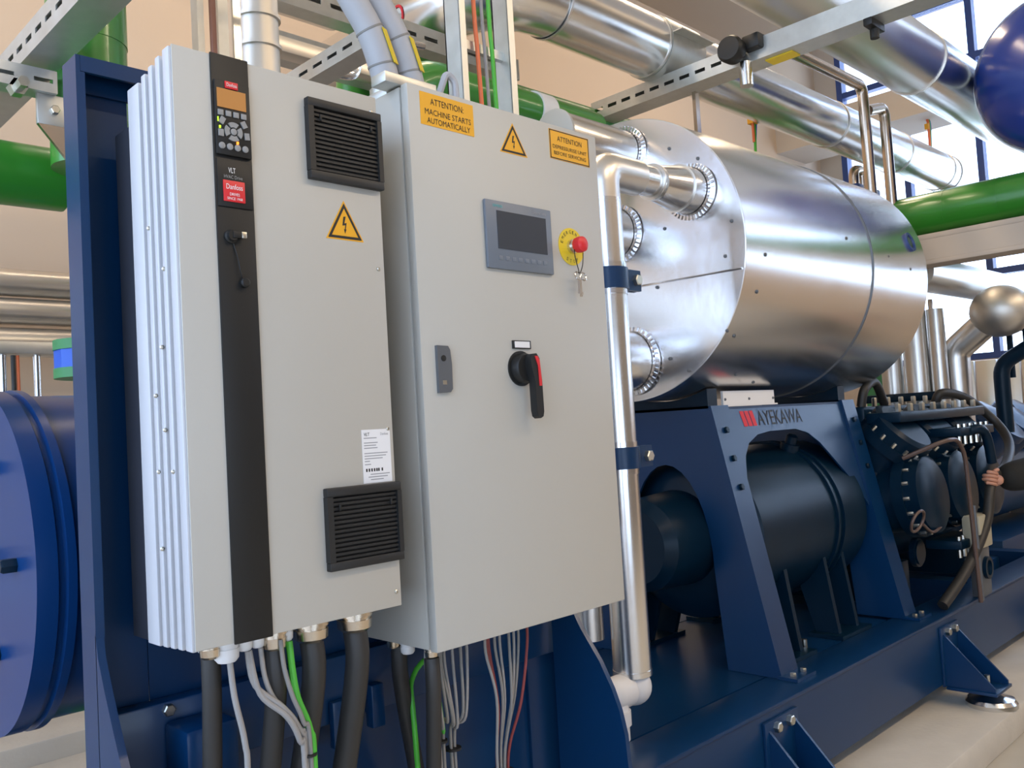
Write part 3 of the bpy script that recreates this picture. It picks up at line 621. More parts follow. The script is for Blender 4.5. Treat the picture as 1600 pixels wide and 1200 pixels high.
# ================================================================== BASE FRAME
B = thing('base_frame', 'long dark blue steel base frame on levelling feet under the machine', 'frame', (3.0, vy, .1))
for y0, s in ((.45, 1), (2 * vy - .45, -1)):
    ya, yb_ = sorted((y0, y0 + .012 * s)); yc, yd = sorted((y0, y0 + .20 * s)); yl = sorted((y0 - .012 * s, y0 + .20 * s))
    MB().box(-.4, 6.9, ya, yb_, .125, .44).build('web', 'blue', B)
    MB().box(-.4, 6.9, yl[0], yl[1], .440, .456, .003).build('top_flange', 'blue', B); MB().box(-.4, 6.9, yc, yd, .110, .125).build('bottom_flange', 'blue', B)
for x in (-.4, 1.6, 2.83, 4.155, 5.4, 6.75): MB().box(x, x + .15, .655, 2 * vy - .655, .18, .44).build('cross_member', 'blue', B)
MB().box(1.3, 4.1, .66, 1.56, .441, .455).build('deck_plate', 'blue', B)
def foot(x):
    br = MB().box(x - .13, x + .13, .436, .4495, .10, .405, .002).build('foot_bracket', 'blue', B)
    for sx in (-.105, .092):
        MB().prism([(x + sx, .436, .37), (x + sx, .20, .12), (x + sx, .20, .10), (x + sx, .436, .10)], (.013, 0, 0)).build('bracket_gusset', 'blue', br)
    MB().box(x - .12, x + .12, .19, .436, .085, .10, .002).build('base_lug', 'blue', br)
    for bx in (-.05, .05): hexbolt((x + bx, .436, .375), (0, -1, 0), .021, .022).build('bolt', 'steel', br)
    MB().cyl((x, .27, .03), (x, .27, .16), .014, seg=12).build('levelling_stud', 'steel', br)
    MB().lathe((x + .02, .265, 0), (0, 0, 1), [(0, .125), (.022, .125), (.040, .112), (.058, .05), (.08, .03)], 40).build('levelling_pad', 'chrome', br)
foot(2.56); foot(4.38); foot(6.3)

# ================================================================== MOTOR
MO = thing('electric_motor', 'dark blue cylindrical motor under the arched support frame', 'motor', (3.45, vy, .455))
mz, mr = 1.03, .40
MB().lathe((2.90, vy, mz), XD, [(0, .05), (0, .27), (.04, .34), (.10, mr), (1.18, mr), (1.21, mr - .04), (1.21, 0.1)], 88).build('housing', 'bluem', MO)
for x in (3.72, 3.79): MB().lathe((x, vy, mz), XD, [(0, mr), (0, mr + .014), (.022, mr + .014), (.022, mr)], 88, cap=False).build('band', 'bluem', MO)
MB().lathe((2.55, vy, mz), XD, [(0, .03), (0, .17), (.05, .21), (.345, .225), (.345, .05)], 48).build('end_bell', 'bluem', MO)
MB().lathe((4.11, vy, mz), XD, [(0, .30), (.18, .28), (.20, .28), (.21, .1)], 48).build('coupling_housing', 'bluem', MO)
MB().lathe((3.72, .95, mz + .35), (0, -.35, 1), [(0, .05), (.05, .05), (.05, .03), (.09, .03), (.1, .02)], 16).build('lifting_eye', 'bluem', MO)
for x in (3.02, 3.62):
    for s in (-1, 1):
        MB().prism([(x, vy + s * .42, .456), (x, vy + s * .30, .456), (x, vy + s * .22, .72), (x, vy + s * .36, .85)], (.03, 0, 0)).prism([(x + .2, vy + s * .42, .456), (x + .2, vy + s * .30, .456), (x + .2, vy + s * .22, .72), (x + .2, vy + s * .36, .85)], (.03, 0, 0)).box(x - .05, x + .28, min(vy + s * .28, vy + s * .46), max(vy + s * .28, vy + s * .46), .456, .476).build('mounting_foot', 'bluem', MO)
for x in (3.05, 3.35): MB().cyl((x, .74, .456), (x, .74, .50), .014, seg=10).build('jacking_bolt', 'steel', MO)

# ================================================================== COMPRESSOR
CP = thing('piston_compressor', 'dark blue piston compressor with bolted cylinder heads beyond the arched frame', 'compressor', (5.1, vy, .455))
cz = 1.02
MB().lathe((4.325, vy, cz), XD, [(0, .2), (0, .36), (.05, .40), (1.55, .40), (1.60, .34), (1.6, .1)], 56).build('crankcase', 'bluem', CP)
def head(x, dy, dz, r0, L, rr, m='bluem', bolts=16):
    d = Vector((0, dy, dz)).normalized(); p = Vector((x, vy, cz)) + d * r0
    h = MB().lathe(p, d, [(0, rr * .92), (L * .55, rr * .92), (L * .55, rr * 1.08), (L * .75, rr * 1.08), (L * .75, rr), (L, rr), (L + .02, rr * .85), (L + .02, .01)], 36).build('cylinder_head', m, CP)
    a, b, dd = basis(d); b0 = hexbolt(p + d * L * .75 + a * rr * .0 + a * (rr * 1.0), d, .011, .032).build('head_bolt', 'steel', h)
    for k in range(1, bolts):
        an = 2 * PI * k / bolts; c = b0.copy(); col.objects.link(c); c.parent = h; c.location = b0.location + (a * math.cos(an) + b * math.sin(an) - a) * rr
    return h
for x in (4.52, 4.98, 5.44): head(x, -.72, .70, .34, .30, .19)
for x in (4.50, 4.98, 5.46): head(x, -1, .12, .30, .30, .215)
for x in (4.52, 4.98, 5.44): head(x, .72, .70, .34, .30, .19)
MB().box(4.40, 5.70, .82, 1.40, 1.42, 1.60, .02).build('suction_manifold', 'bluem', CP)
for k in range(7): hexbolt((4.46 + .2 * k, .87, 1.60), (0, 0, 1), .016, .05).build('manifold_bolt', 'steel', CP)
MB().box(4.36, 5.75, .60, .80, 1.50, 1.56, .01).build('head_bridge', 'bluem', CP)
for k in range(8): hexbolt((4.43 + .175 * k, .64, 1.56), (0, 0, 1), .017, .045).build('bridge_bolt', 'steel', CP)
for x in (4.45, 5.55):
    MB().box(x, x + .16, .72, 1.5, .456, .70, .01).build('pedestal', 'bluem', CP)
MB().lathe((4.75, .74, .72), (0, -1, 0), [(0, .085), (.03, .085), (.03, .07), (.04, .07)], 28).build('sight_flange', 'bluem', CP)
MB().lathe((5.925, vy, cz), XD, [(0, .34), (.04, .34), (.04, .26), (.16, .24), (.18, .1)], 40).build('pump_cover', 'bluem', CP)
for (xa, xb, ya, yb2, zt) in ((4.80, 5.38, .44, .66, 1.445), (4.72, 5.16, .46, .66, .80)):
    vc = MB().box(xa, xb, ya, yb2, zt - .05, zt, .006).build('valve_cover', 'bluem', CP)
    for k in range(6): MB().cyl((xa + .05 + (xb - xa - .1) * k / 5, ya + .03, zt - .10), (xa + .05 + (xb - xa - .1) * k / 5, ya + .03, zt + .02), .013, seg=8).build('cover_stud', 'steel', vc)
# fittings around the compressor
def pipe(name, label, pts, r, m, cat='pipe', group=None, br=.12, seg=24): return tag(MB().tube(bend(pts, br), r, seg).build(name, m), label, cat, group)
pipe('oil_line', 'thin brown oil line bending down over the compressor heads', [(4.34, .60, 1.30), (4.40, .395, 1.39), (4.60, .395, 1.39), (4.70, .395, 1.30), (4.76, .395, .457)], .012, 'brownt', 'tube', br=.08, seg=10)
pipe('oil_line', 'thin steel line running straight down beside the brown oil line', [(4.79, .40, 1.0), (4.81, .40, .457)], .010, 'lock', 'tube', seg=8)
pipe('rubber_hose', 'thick black rubber hose arching over the compressor to the hand', spline([(5.60, .86, 1.59), (5.62, .82, 1.66), (5.82, .74, 1.62), (5.97, .62, 1.46), (5.85, .50, 1.31), (5.48, .42, 1.18), (5.12, .40, 1.10), (4.98, .40, .89), (4.70, .43, .66), (4.42, .48, .49)]), .030, 'cabk', 'hose', br=.02, seg=14)
pipe('rubber_hose', 'short black hose looping above the far leg of the support frame', spline([(4.45, .86, 1.60), (4.47, .84, 1.70), (4.62, .84, 1.74), (4.78, .86, 1.61)]), .026, 'cabk', 'hose', br=.02, seg=12)
pipe('steel_pipe', 'small dark blue bent pipe on the front compressor head', spline([(4.98, .50, 1.40), (5.02, .42, 1.43), (5.10, .40, 1.38), (5.16, .40, 1.22)]), .028, 'bluem', br=.03, seg=14)
jb = thing('junction_box', 'beige junction box with round port at the base beside the compressor', 'box', (4.96, .45, .457))
MB().box(4.86, 5.06, .40, .50, .74, .93, .01).build('housing', 'olive', jb); MB().box(4.88, 5.05, .42, .48, .457, .74, .01).build('bracket', 'lock', jb); MB().lathe((4.965, .419, .62), (0, -1, 0), [(0, .065), (.02, .065), (.02, .045), (.005, .043)], 24).build('port', 'bluem', jb)
tag(MB().tube([(4.12 + .075 * math.cos(a * PI / 12), .46 - .02 * math.sin(a * PI / 12), .985 + .055 * math.sin(a * PI / 12)) for a in range(25)] , .008, 8).tube(spline([(4.19, .46, .96), (4.35, .47, .90), (4.6, .49, .93)]), .008, 8).build('capillary_loop', 'brownt'), 'thin dark looped capillary tube on the compressor front', 'tube')

# ================================================================== OVERHEAD STRUT, PIPES
def strut(name, label, axis, a, b, c0, c1, z0, z1, first=-99, step=.14, slot=.085, face=-1, m='galv', group=None):
    """hollow U-channel with a row of slots cut in its visible upright face; axis 'x' or 'y'"""
    L = b - a; vs = []; mb = MB(); t = .004
    def bx(u0, u1, w0, w1, za, zb): mb.box(u0, u1, w0, w1, za, zb) if axis == 'x' else mb.box(w0, w1, u0, u1, za, zb)
    zm = (z0 + z1) / 2; hs = (z1 - z0) * .09
    bx(a, b, c0, c1, z0, z0 + t); bx(a, b, c0, c1, z1 - t, z1)
    f0, f1 = (c0, c0 + t)
    q0, q1 = c0, c0 + t; bx(a, b, c1 - t, c1, z0 + t, z1 - t)
    bx(a, b, q0, q1, z0 + t, zm - hs); bx(a, b, q0, q1, zm + hs, z1 - t)
    u = a
    while u < b - 1e-6:
        e = min(u + (step - slot if u > first else step), b); bx(u, e, q0, q1, zm - hs, zm + hs); u += step
    return tag(mb.build(name, m, smooth=0), label, 'channel', group)
strut('strut_channel', 'long slotted galvanised channel crossing above the vessel', 'y', -2.2, 1.72, 3.20, 3.335, 3.296, 3.398, first=.70, step=.095, slot=.060)
strut('strut_channel', 'slotted galvanised channel at the top left corner', 'y', -.3, 1.55, .06, .15, 2.60, 2.68, step=.075, slot=.045)
strut('strut_channel', 'short slotted channel stub beside the top of the blue post', 'x', -.06, .13, .97, 1.03, 2.52, 2.578, step=.09, slot=.045)
strut('strut_channel', 'slotted channel running across behind the drive top', 'x', 1.08, 2.2, 1.52, 1.60, 3.06, 3.165, step=.085, slot=.055)
strut('strut_channel', 'upper slotted channel behind the grey conduits', 'x', .93, 2.4, 1.50, 1.58, 3.27, 3.37, step=.12, slot=.075)
strut('strut_channel', 'slanting slotted channel behind the right half of the drive top', 'y', .55, 1.49, .83, .90, 2.70, 2.76, step=.08, slot=.05)
strut('strut_channel', 'slotted channel showing left of the cable ladder behind the cabinet', 'x', 1.70, 2.72, 1.62, 1.70, 3.09, 3.16, step=.1, slot=.06)
tag(MB().box(.95, 3.64, 1.44, 1.51, 3.045, 3.105, .004).build('cross_rail', 'aluw'), 'plain brown-grey rail passing in front of the green pipe', 'rail')
kn = thing('clamp_knob', 'round black clamp knob fixed on the long slotted channel', 'knob', (3.26, .76, 3.30))
MB().lathe((3.20, .775, 3.35), (-1, -.1, 0), [(0, .03), (.05, .03), (.05, .062), (.10, .066), (.12, .055), (.122, .02)], 28).build('knob', 'black', kn); MB().box(3.15, 3.30, .64, .73, 3.34, 3.41, .01).build('clamp_body', 'black', kn)
MB().cyl((3.20, .745, 3.185), (3.20, .745, 3.30), .032, seg=18).build('stem', 'chrome', kn)
tag(MB().box(3.24, 3.32, .52, .66, 3.29, 3.2955).build('yellow_marker', 'yellow'), 'small yellow marker under the long slotted channel', 'label')
tag(MB().box(3.19, 3.33, .12, .16, 3.26, 3.295, .005).cyl((3.26, .14, 3.22), (3.26, .14, 3.26), .02, seg=10).build('pipe_clip', 'black'), 'small black clip below the near end of the long channel', 'clip')
tag(MB().box(3.30, 3.335, 1.10, 1.12, 2.985, 3.296).build('hanger_strip', 'inox'), 'narrow steel strip between the vessel top and the long channel', 'strip')

A = thing('clad_pipe', 'large aluminium-clad pipe turning behind the cable ladder and crossing above the vessel', 'pipe', (4.5, 1.2, 3.345))
ay, az, ar = 1.274, 3.554, .154
MB().tube(bend([(2.02, 3.59, az), (2.02, ay, az), (3.2, ay, az)], .38, 8), ar, 40).build('bend_cladding', 'alu', A)
MB().tube([(2.38, ay, az), (3.14, ay, az)], ar + .004, 40).build('straight_cladding', 'alu', A)
MB().tube([(3.0, ay, az), (5.2, ay, az)], ar + .001, 40).build('straight_cladding', 'alu', A); MB().tube([(5.2, ay, az), (7.4, ay, az)], ar + .003, 40).build('straight_cladding', 'alu', A)
MB().tube(bend([(7.35, ay, az), (7.78, ay, az), (7.78, ay, 2.9)], .3, 7), ar + .005, 36).build('bend_cladding', 'aluw', A)
for x in (2.38, 3.135, 5.2, 6.3, 7.2, 7.35): MB().lathe((x, ay, az), XD, [(0, ar), (0, ar + .0085), (.012, ar + .0085), (.012, ar)], 40, cap=False).build('seam_band', 'aluw', A)
sd = MB().lathe((3.15, ay, az), XD, [(0, ar + .002), (0, ar + .012), (.30, ar + .012), (.30, ar + .002)], 40, cap=False).build('support_shell', 'galv', A)
MB().box(3.15, 3.45, ay - .22, ay - .165, az + .02, az + .026).build('shell_lip', 'galv', sd)
text('pen_marks', 'A.O', 0, 0, 0, .20, .10, 'inkred', A, map3=lambda u, v: Vector((2.02 - (ar + .004) * math.cos(v / ar * .9 - .15), 1.80 - u, az + (ar + .004) * math.sin(v / ar * .9 - .15))))
Bp = thing('clad_pipe', 'upper right aluminium-clad pipe passing under the blue tank', 'pipe', (5.5, .6, 3.52))
by, bz, brd = .62, 3.73, .195
MB().tube([(.4, by, bz), (5.05, by, bz)], brd, 40).build('straight_cladding', 'aluw', Bp); MB().tube([(5.05, by, bz), (9.9, by, bz)], brd + .003, 40).build('straight_cladding', 'alu', Bp)
for x in (5.04,): MB().lathe((x, by, bz), XD, [(0, brd), (0, brd + .008), (.014, brd + .008), (.014, brd)], 40, cap=False).build('seam_band', 'aluw', Bp)
tag(MB().box(1.2, 5.9, 1.79, 2.28, 4.6, 5.0, .01).build('air_duct', 'beam'), 'flat beige duct high above the crossing clad pipe', 'duct')

tk = thing('blue_tank', 'glossy bright blue tank end at the upper right edge', 'tank', (6.1, .0, 3.06))
tx, ty, tzz, tr_ = 5.38, -.08, 3.56, .50
MB().lathe((tx, ty, tzz), XD, [(-.155, .02), (-.15, .10), (-.13, .22), (-.09, .34), (-.03, .43), (.05, .485), (.12, tr_), (1.5, tr_), (1.6, .3), (1.6, .02)], 64).build('shell', 'blueb', tk)
MB().lathe((tx + .12, ty, tzz), XD, [(0, tr_), (0, tr_ + .008), (.015, tr_ + .008), (.015, tr_)], 64, cap=False).build('weld_seam', 'galv', tk)
for x in (5.8, 6.7): MB().cyl((x, ty, tzz + tr_ - .02), (x, ty, ZC), .02, seg=10).build('hanger_rod', 'mull', tk)
# small tubes over the far end of the vessel
pipe('steel_tube', 'stainless tube running from the long channel and turning down behind the vessel', [(4.08, .95, 3.66), (5.04, .95, 3.68), (5.065, .95, 2.5)], .035, 'inox', 'tube', br=.07, seg=16)
pipe('steel_tube', 'stainless tube with a hooked top beside the taller one', [(5.10, .95, 3.53), (5.37, .95, 3.61), (5.385, .95, 2.5)], .035, 'inox', 'tube', br=.08, seg=16)
RB = thing('steel_tube', 'small stainless return bend with dark blue sleeves low behind the vessel end', 'tube', (5.69, 1.3, 2.5))
MB().tube(bend([(5.62, 1.3, 2.5), (5.62, 1.3, 3.31), (5.76, 1.3, 3.33), (5.76, 1.3, 2.5)], .06), .036, 16).build('tube', 'inox', RB)
for x in (5.62, 5.90): MB().box(x - .05, x + .05, 1.25, 1.35, 2.55, 3.20, .01).build('sleeve', 'mull', RB)
# right-hand background: pipes along the depth
G = thing('green_pipe', 'green pipe crossing behind the right end of the vessel', 'pipe', (5.45, 0, 2.70))
MB().tube([(5.45, -2.5, 2.845), (5.45, 2.4, 2.845)], .138, 36).build('tube', 'green', G)
for y in (.30, .62): MB().lathe((5.45, y, 2.845), (0, 1, 0), [(0, .137), (0, .1395), (.006, .1395), (.006, .137)], 36, cap=False).build('weld_seam', 'green', G)
tag(MB().box(5.35, 5.55, -2.5, 2.3, 2.665, 2.70, .004).box(5.42, 5.48, -2.5, 2.3, 2.53, 2.665).box(5.35, 5.55, -2.5, 2.3, 2.50, 2.53, .004).box(5.352, 5.36, -2.5, 2.3, 2.53, 2.665).build('steel_beam', 'beam'), 'beige beam under the green pipe behind the vessel', 'beam')
pipe('clad_pipe', 'clad pipe running away under the beige beam', [(5.6, .92, 2.50), (9.4, .92, 2.52)], .125, 'aluw')
pipe('green_pipe', 'dark green pipe far behind the beige beam', [(7.2, -1.2, 3.02), (7.2, 2.8, 3.02)], .13, 'green')
# bent clad duct at right
pipe('clad_duct', 'pale clad duct with angled bends at the right edge', [(6.5, 1.01, 1.3), (6.5, 1.01, 1.98), (6.5, .66, 2.26), (6.5, .45, 2.26)], .105, 'aluw', 'duct', br=.06, seg=12)
tag(MB().sphere((6.47, .66, 2.24), .20, 20, 12, (1, 1.05, .95)).build('elbow_cover', 'alud', smooth=60), 'bulky faceted elbow cover at the top of the bent duct', 'elbow')
pipe('clad_pipe', 'short horizontal clad pipe entering the bulky elbow cover', [(6.6, .62, 2.24), (7.9, .58, 2.24)], .14, 'aluw')
for i, (y, r, lb) in enumerate(((1.41, .08, 'leftmost vertical clad pipe under the vessel end'), (1.22, .095, 'middle vertical clad pipe under the vessel end'), (1.06, .06, 'narrow vertical clad pipe right of its two neighbours'))):
    pipe('clad_pipe', lb, [(6.3, y, .4), (6.3, y, 2.3)], r, 'aluw', group='vertical clad pipes behind the compressor')
tag(MB().box(5.95, 6.65, .98, 1.5, 1.62, 1.68, .01).build('valve_flange', 'bluem'), 'dark flange plate at the foot of the vertical clad pipes', 'flange')
# second compressor set beyond
C2 = thing('piston_compressor', 'second blue compressor set partly seen at the right edge', 'compressor', (8.1, 1.6, 0))
MB().lathe((7.3, 1.5, .95), XD, [(0, .2), (0, .45), (1.8, .45), (1.8, .2)], 40).build('crankcase', 'blue', C2)
for x in (7.5, 7.95, 8.4):
    MB().lathe((x, 1.25, 1.2), (0, -.7, .7), [(0, .2), (.25, .2), (.25, .23), (.32, .23), (.33, .18), (.36, .1)], 28).build('cylinder_head', 'blue', C2)
MB().box(7.2, 9.2, 1.0, 2.0, .0, .45, .01).build('base', 'blue', C2)
MB().box(7.3, 9.0, 1.1, 1.9, 1.35, 1.50, .02).build('manifold', 'blue', C2)
pipe('blue_pipe', 'dark blue bent pipe rising at the right edge', [(6.5, .70, 1.35), (6.5, .70, 1.85), (6.5, .40, 2.02), (6.5, .2, 2.05)], .055, 'bluem', br=.09)
for y, lb in ((.66, 'slim blue rod left of the blue bent pipe top'), (.55, 'slim blue rod crossing the blue bent pipe top')): pipe('steel_rod', lb, [(6.62, y, 1.75), (6.62, y, 2.13)], .022, 'bluem', 'rod', seg=10)
cab2 = thing('panel_row', 'row of pale upright cladding panels behind the far machines', 'panel', (9.33, 1.6, ZF))
for k in range(9): MB().box(9.30, 9.37, .70 + .216 * k, .90 + .216 * k, ZF, 2.01, .006).build('panel', 'aluw', cab2)
tag(MB().box(7.6, 7.75, 2.0, 2.2, ZF, 2.1, .01).build('green_post', 'greenv'), 'pale green post beside the far window', 'post')
tag(MB().box(6.0, 6.9, .9, 1.3, ZF + .15, .40, .01).build('low_cross_beam', 'blue'), 'short blue beam low at the right behind the base frame', 'beam')
pipe('steel_tube', 'thin steel tube against the bright far window, left of its twin', [(6.5, 1.25, 1.95), (6.5, 1.27, 2.40)], .018, 'inox', 'tube', seg=10)
pipe('steel_tube', 'thin steel tube against the bright far window, right of its twin', [(6.5, 1.16, 1.95), (6.5, 1.16, 2.40)], .018, 'inox', 'tube', seg=10)
tag(MB().box(6.45, 6.55, 1.13, 1.28, 1.68, 2.06, .01).build('valve_actuator', 'bluem'), 'small dark valve actuator below the twin steel tubes', 'valve')

# green pipes behind the cabinets
pipe('green_pipe', 'green pipe elbow and run behind the control cabinet top', [(1.607, 1.75, 2.95), (1.607, 1.75, 3.255), (2.03, 1.75, 3.29), (4.0, 1.75, 3.31)], .08, 'green', br=.15)
pipe('green_pipe', 'short green pipe with pale band just above the control cabinet', [(1.5, 1.35, 2.9), (1.65, 1.35, 3.05), (2.75, 1.35, 3.05)], .085, 'green', br=.12)
tag(MB().lathe((2.30, 1.35, 3.05), XD, [(0, .085), (0, .094), (.10, .094), (.10, .085)], 32, cap=False).build('pipe_band', 'white'), 'pale band around the short green pipe above the cabinet', 'band')
# wall pipes behind drive
RP = thing('clad_pipe', 'vertical clad pipe with ring seams rising behind the drive', 'pipe', (.84, 1.2, 2.2))
MB().tube([(.84, 1.2, 2.2), (.84, 1.2, 4.2)], .066, 32).build('cladding', 'alud', RP)
for z in (2.80, 2.90, 3.0): MB().lathe((.84, 1.2, z), (0, 0, 1), [(0, .066), (0, .074), (.012, .074), (.012, .066)], 36, cap=False).build('ring_seam', 'alud', RP)
pipe('clad_pipe', 'clad pipe running across high behind the grey conduits', [(.3, 2.1, 3.72), (1.78, 2.1, 3.72)], .15, 'aluw')
for x, r, m, lb in ((.530, .010, 'galv', 'leftmost bright post rising behind the drive keypad'), (.600, .016, 'galv', 'second bright post rising behind the drive keypad'), (.645, .012, 'chrome', 'third bright post rising behind the drive keypad')):
    tag(MB().box(x - r, x + r, .98, 1.02, 2.3, 3.6).build('ladder_post', m), lb, 'post')
cable('ladder_cable', 'reddish brown cable rising between the bright posts behind the drive', [(.562, .97, 2.3), (.562, .97, 2.7), (.562, .97, 3.2), (.562, .97, 3.6)], .010, 'copper', group='cables on the ladder')
pipe('hook_tube', 'thin bent steel tube behind the yellow conduit tag', [(.88, .9, 2.74), (1.02, .9, 2.75), (1.02, .9, 2.86), (1.20, .9, 2.92), (1.30, .9, 2.93)], .012, 'chrome', 'tube', br=.05, seg=10)
pipe('hook_tube', 'hooked pale tube on the control cabinet top', [(.70, .085, 2.34), (.70, .085, 2.40), (.675, .085, 2.415), (.66, .10, 2.36)], .008, 'cond', 'tube', br=.02, seg=10)

# ================================================================== LEFT BACKGROUND
GV = thing('green_pipe', 'thick vertical green pipe behind the top of the blue post', 'pipe', (.265, 1.05, 2.2))
MB().tube([(.236, 1.05, 2.36), (.236, 1.05, 2.70)], .099, 40).build('tube', 'green', GV)
MB().tube(bend([(.236, 1.05, 2.70), (.236, 1.05, 2.95), (.236, .55, 3.2)], .24, 8), .101, 40).build('elbow', 'green', GV)
pipe('green_pipe', 'horizontal green pipe at the left behind the blue post', [(-3.0, 1.28, 2.385), (.236, 1.28, 2.385)], .088, 'green')
tag(MB().box(-3, .10, 1.7, 1.76, 2.56, 2.66, .004).build('green_channel', 'greenv'), 'flat green channel under the top left strut', 'channel')
br_ = thing('angle_bracket', 'small galvanised angle bracket beside the blue post', 'bracket', (.12, .99, 2.42))
MB().box(.085, .16, .985, 1.0, 2.44, 2.52, .002).build('plate', 'galv', br_); MB().prism([(.085, .984, 2.44), (.15, .984, 2.36), (.16, .984, 2.44)], (0, .012, 0)).build('gusset', 'inox', br_); hexbolt((.125, .985, 2.48), (0, -1, 0), .012).build('bolt', 'steel', br_)
hb_ = tag(MB().lathe((.04, 1.0, 2.52), (0, -1, 0), [(0, .022), (.03, .022), (.03, .014), (.07, .014)], 6).build('hanger_bolt', 'steel'), 'steel hanger bolt at the end of the top left channel', 'bolt')
pipe('clad_pipe', 'upper horizontal clad pipe at the left edge', [(-3.2, 3.3, 2.44), (1.6, 3.3, 2.44)], .068, 'aluw')
pipe('clad_pipe', 'middle horizontal clad pipe at the left edge', [(-3.2, 3.3, 2.30), (1.6, 3.3, 2.30)], .066, 'aluw')
pipe('clad_pipe', 'lower horizontal clad pipe at the left edge above the handrail', [(-3.2, 3.3, 2.15), (1.6, 3.3, 2.15)], .072, 'aluw')
rl = thing('galvanised_rail', 'galvanised rail with thin uprights above the blue drum at left', 'rail', (.3, 2.2, 1.0))
MB().box(-3, .9, 2.15, 2.23, 1.975, 2.02, .003).build('top_rail', 'galv', rl)
MB().box(-3, .9, 2.15, 2.23, 1.10, 1.15, .003).box(1.0, 1.06, 2.15, 2.23, .0, 2.02).box(.9, 1.0, 2.15, 2.23, 1.975, 2.02).box(.9, 1.0, 2.15, 2.23, 1.1, 1.15).build('bottom_rail', 'galv', rl)
up = MB().cyl((.305, 2.19, 1.15), (.305, 2.19, 1.975), .014, seg=12).build('upright', 'chrome', rl); copies(up, [(.115, 0, 0), (-.6, 0, 0)], rl)
cable('wall_cable', 'black cable beside the left upright of the galvanised rail', [(.335, 2.17, 1.16), (.337, 2.17, 1.5), (.335, 2.17, 1.97)], .008, 'cabk', group='cables at the galvanised rail')
cable('wall_cable', 'orange cable twisting down beside the galvanised rail uprights', [(.352, 2.17, 1.16), (.357, 2.17, 1.3), (.350, 2.17, 1.5), (.360, 2.17, 1.65), (.352, 2.17, 1.80), (.350, 2.17, 1.97)], .006, 'redcab', group='cables at the galvanised rail')
tag(MB().box(-3.2, 1.6, 3.52, 3.598, 1.50, 1.62, .004).build('wall_conduit', 'beam'), 'beige conduit strip low on the back wall at left', 'conduit')
vl = thing('butterfly_valve', 'green and blue valve flange peeking out left of the blue post', 'valve', (.36, 1.45, ZF))
for z in (1.828, 1.914): MB().lathe((.36, 1.453, z), (0, 0, 1), [(0, .03), (0, .108), (.030, .108), (.030, .03)], 28).build('flange', 'greenv', vl)
MB().lathe((.36, 1.453, 1.858), (0, 0, 1), [(0, .105), (.056, .105)], 10).build('body', 'bluev', vl)
MB().cyl((.36, 1.453, ZF), (.36, 1.453, 1.828), .055, seg=20).cyl((.36, 1.453, 1.944), (.36, 1.453, 1.97), .055, seg=20).build('neck', 'green', vl)
# left blue drum
L = thing('blue_drum', 'large blue drum with flange rings at the left edge', 'tank', (.3, .95, .4))
ly_, lz_, lr_ = .89, 1.368, .384
MB().lathe((-.09, ly_, lz_), XD, [(0, .02), (0, lr_), (.04, lr_), (.045, lr_ - .01), (.055, lr_ - .01), (.058, lr_ + .002), (.075, lr_ + .002), (.078, lr_ - .012), (1.1, lr_ - .012), (1.1, .02)], 88).build('shell', 'blued', L)
MB().lathe((-.11, ly_ - .02, lz_), (-1, 0, 0), [(0, .03), (.03, .03)], 16).build('plug', 'bluem', L)
lb_ = hexbolt((-.09, ly_ - .25, lz_ + .01), (-1, 0, 0), .016, .03).build('bolt', 'bluem', L); copies(lb_, [(0, .14, .2), (0, .14, -.2)], L)
for x in (.45, .8): MB().box(x, x + .1, ly_ - .18, ly_ + .2, 0, lz_ - .33, .01).build('stand', 'blue', L)

# ================================================================== PERSON reaching in from the right
def skin(name, joints, edges, m, parent, sub=2):
    me = bpy.data.meshes.new(name); me.from_pydata([Vector(j[0]) for j in joints], edges, [])
    o = bpy.data.objects.new(name, me); col.objects.link(o); md = o.modifiers.new('s', 'SKIN'); md.use_smooth_shade = True
    o.modifiers.new('u', 'SUBSURF').levels = sub; o.modifiers['u'].render_levels = sub
    for i, j in enumerate(joints):
        r = j[1] if isinstance(j[1], tuple) else (j[1], j[1]); me.skin_vertices[0].data[i].radius = r
    me.skin_vertices[0].data[0].use_root = True
    ev = bpy.data.meshes.new_from_object(o.evaluated_get(bpy.context.evaluated_depsgraph_get())); bpy.data.objects.remove(o)
    mb = MB(); mb.add([v.co for v in ev.vertices], [tuple(p.vertices) for p in ev.polygons]); bpy.data.meshes.remove(ev)
    return mb.build(name, m, parent, smooth=180)
px, py, z0 = 5.64, -.175, ZF
PE = thing('person', 'person in a black jacket reaching in with one hand around the hose', 'person', (px, py, z0))
# clothed body, one surface
J = [((px, py, z0 + .95), (.16, .12)), ((px, py, z0 + 1.18), (.15, .11)), ((px, py + .02, z0 + 1.42), (.18, .11)), ((px, py + .02, z0 + 1.50), .06),
     ((px + .0, py + .22, z0 + 1.42), .075), ((px - .12, py + .36, z0 + 1.30), .115), ((px - .28, py + .50, z0 + 1.275), .105), ((px - .41, py + .56, z0 + 1.262), .085),
     ((px + .02, py - .20, z0 + 1.42), .075), ((px + .05, py - .28, z0 + 1.15), .055), ((px - .05, py - .25, z0 + .90), .042),
     ((px, py + .10, z0 + .90), .095), ((px, py + .11, z0 + .50), .07), ((px, py + .11, z0 + .10), .05), ((px, py - .10, z0 + .90), .095), ((px + .05, py - .11, z0 + .50), .07), ((px + .05, py - .11, z0 + .10), .05)]
skin('body', J, [(0, 1), (1, 2), (2, 3), (2, 4), (4, 5), (5, 6), (6, 7), (2, 8), (8, 9), (9, 10), (0, 11), (11, 12), (12, 13), (0, 14), (14, 15), (15, 16)], 'cloth', PE)
for y in (.11, -.11): MB().sphere((px - .06 + (.05 if y < 0 else 0), py + y, z0 + .05), .1, 16, 8, (1.35, .5, .5)).build('shoe', 'black', PE)
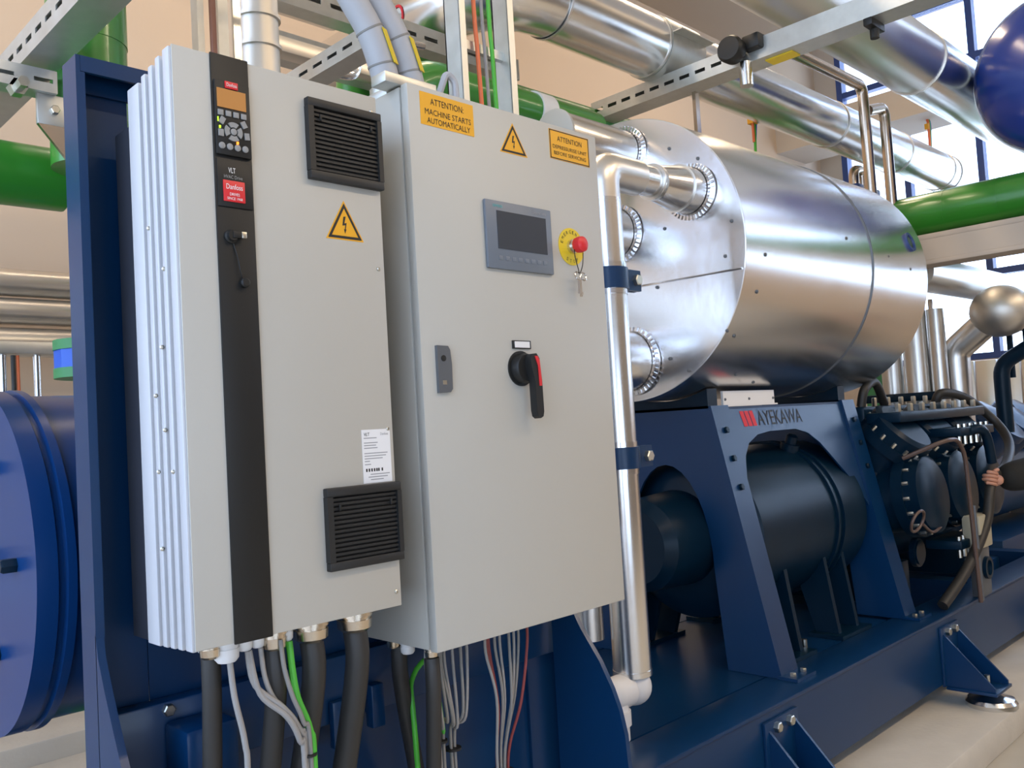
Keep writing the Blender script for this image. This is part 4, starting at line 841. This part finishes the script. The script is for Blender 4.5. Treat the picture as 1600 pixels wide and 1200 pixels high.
hd = MB().sphere((px - .02, py + .03, z0 + 1.66), .105, 24, 16, (.95, .80, 1.15)).cyl((px, py + .02, z0 + 1.46), (px - .01, py + .03, z0 + 1.60), .055, .05, 16).sphere((px - .122, py + .03, z0 + 1.645), .018, 10, 6, (1.1, .8, 1.4)).sphere((px, py + .03 - .086, z0 + 1.655), .025, 10, 6, (.6, .4, 1.2)).sphere((px, py + .03 + .086, z0 + 1.655), .025, 10, 6, (.6, .4, 1.2)).build('head', 'skin', PE, smooth=180)
MB().sphere((px + .012, py + .03, z0 + 1.70), .112, 24, 14, (.95, .82, 1.0)).build('hair', 'hair', PE)
for s in (-1, 1): MB().sphere((px - .108, py + .03 + s * .032, z0 + 1.675), .011, 10, 6).build('eye', 'white', PE)
MB().sphere((px - .115, py + .03, z0 + 1.605), .02, 10, 6, (.4, 1.2, .3)).build('mouth', 'red', PE)
wr = Vector((px - .45, py + .57, z0 + 1.272)); 
# palm and five fingers curled round the hose (hose axis leans towards +x upward)
hx, hy, hz = 5.12, .405, 1.09
J = [((wr.x + .03, wr.y, wr.z), (.040, .034)), ((wr.x - .03, wr.y + .0, wr.z - .01), (.056, .034)), ((wr.x - .075, wr.y - .005, wr.z - .02), (.062, .032))]
Ed = [(0, 1), (1, 2)]
skin('hand', J, Ed, 'skin', PE)
hax = Vector((.30, -.06, 1)).normalized(); hc = Vector((hx - .018, hy + .0, hz + .03))
pa = Vector((wr.x - .085, wr.y - .01, wr.z - .02))
for k in range(4):
    c = hc + hax * (.040 - .022 * k); c2 = Vector((c.x, c.y, c.z)); rr = .036
    e1 = Vector((1, 0, -.30)).normalized(); e2 = hax.cross(e1)
    pts = [c2 + (e1 * math.cos(a) + e2 * math.sin(a)) * rr for a in [math.radians(d) for d in (20, -30, -80, -130, -175, -215)]]
    if (pts[2] - Vector((c2.x, c2.y - 1, c2.z))).length > (c2 - Vector((c2.x, c2.y - 1, c2.z))).length:
        pts = [c2 + (e1 * math.cos(a) - e2 * math.sin(a)) * rr for a in [math.radians(d) for d in (20, -30, -80, -130, -175, -215)]]
    MB().tube(spline([pa + hax * (.03 - .02 * k)] + pts[: 6 if k in (1, 2) else 5], 4), .0112 - .0010 * (k == 3), 10).sphere(pts[5 if k in (1, 2) else 4], .011, 10, 6).build('finger', 'skin', PE, smooth=180)
MB().tube(spline([pa + hax * .035, hc + hax * .055 + Vector((.03, -.02, 0)), hc + hax * .06 + Vector((.0, -.04, .0)), hc + hax * .055 + Vector((-.03, -.03, 0))], 4), [.012] * 9 + [.010] * 4, 10).build('thumb', 'skin', PE, smooth=180)

# loose coloured wire ends hanging from the clad pipe
for (x, z, lb) in ((4.52, 3.22, 'small orange and green wire ends hanging above the vessel jacket'), (9.2, 4.26, 'small orange wire ends hanging before the bright far windows')):
    wy = 1.46 if x < 5 else 2.0; t = thing('wire_pigtail', lb, 'wires', (x, wy, z), 'loose wire ends')
    k = 1.0 if x < 5 else 1.6
    for dx, m, l in ((-.012, 'redcab', .17), (.004, 'cabgr', .24), (.018, 'bluev', .15)):
        MB().tube(spline([(x + dx, wy, z + .36), (x + dx * 1.5, wy - .01, z + .30), (x + dx * .6, wy - .005, z + .30 - l * k)]), .009 * k, 8).build('wire', m, t)
    MB().box(x - .03 * k, x + .03 * k, wy - .02, wy + .02, z + .25, z + .31).build('connector', 'orange', t)
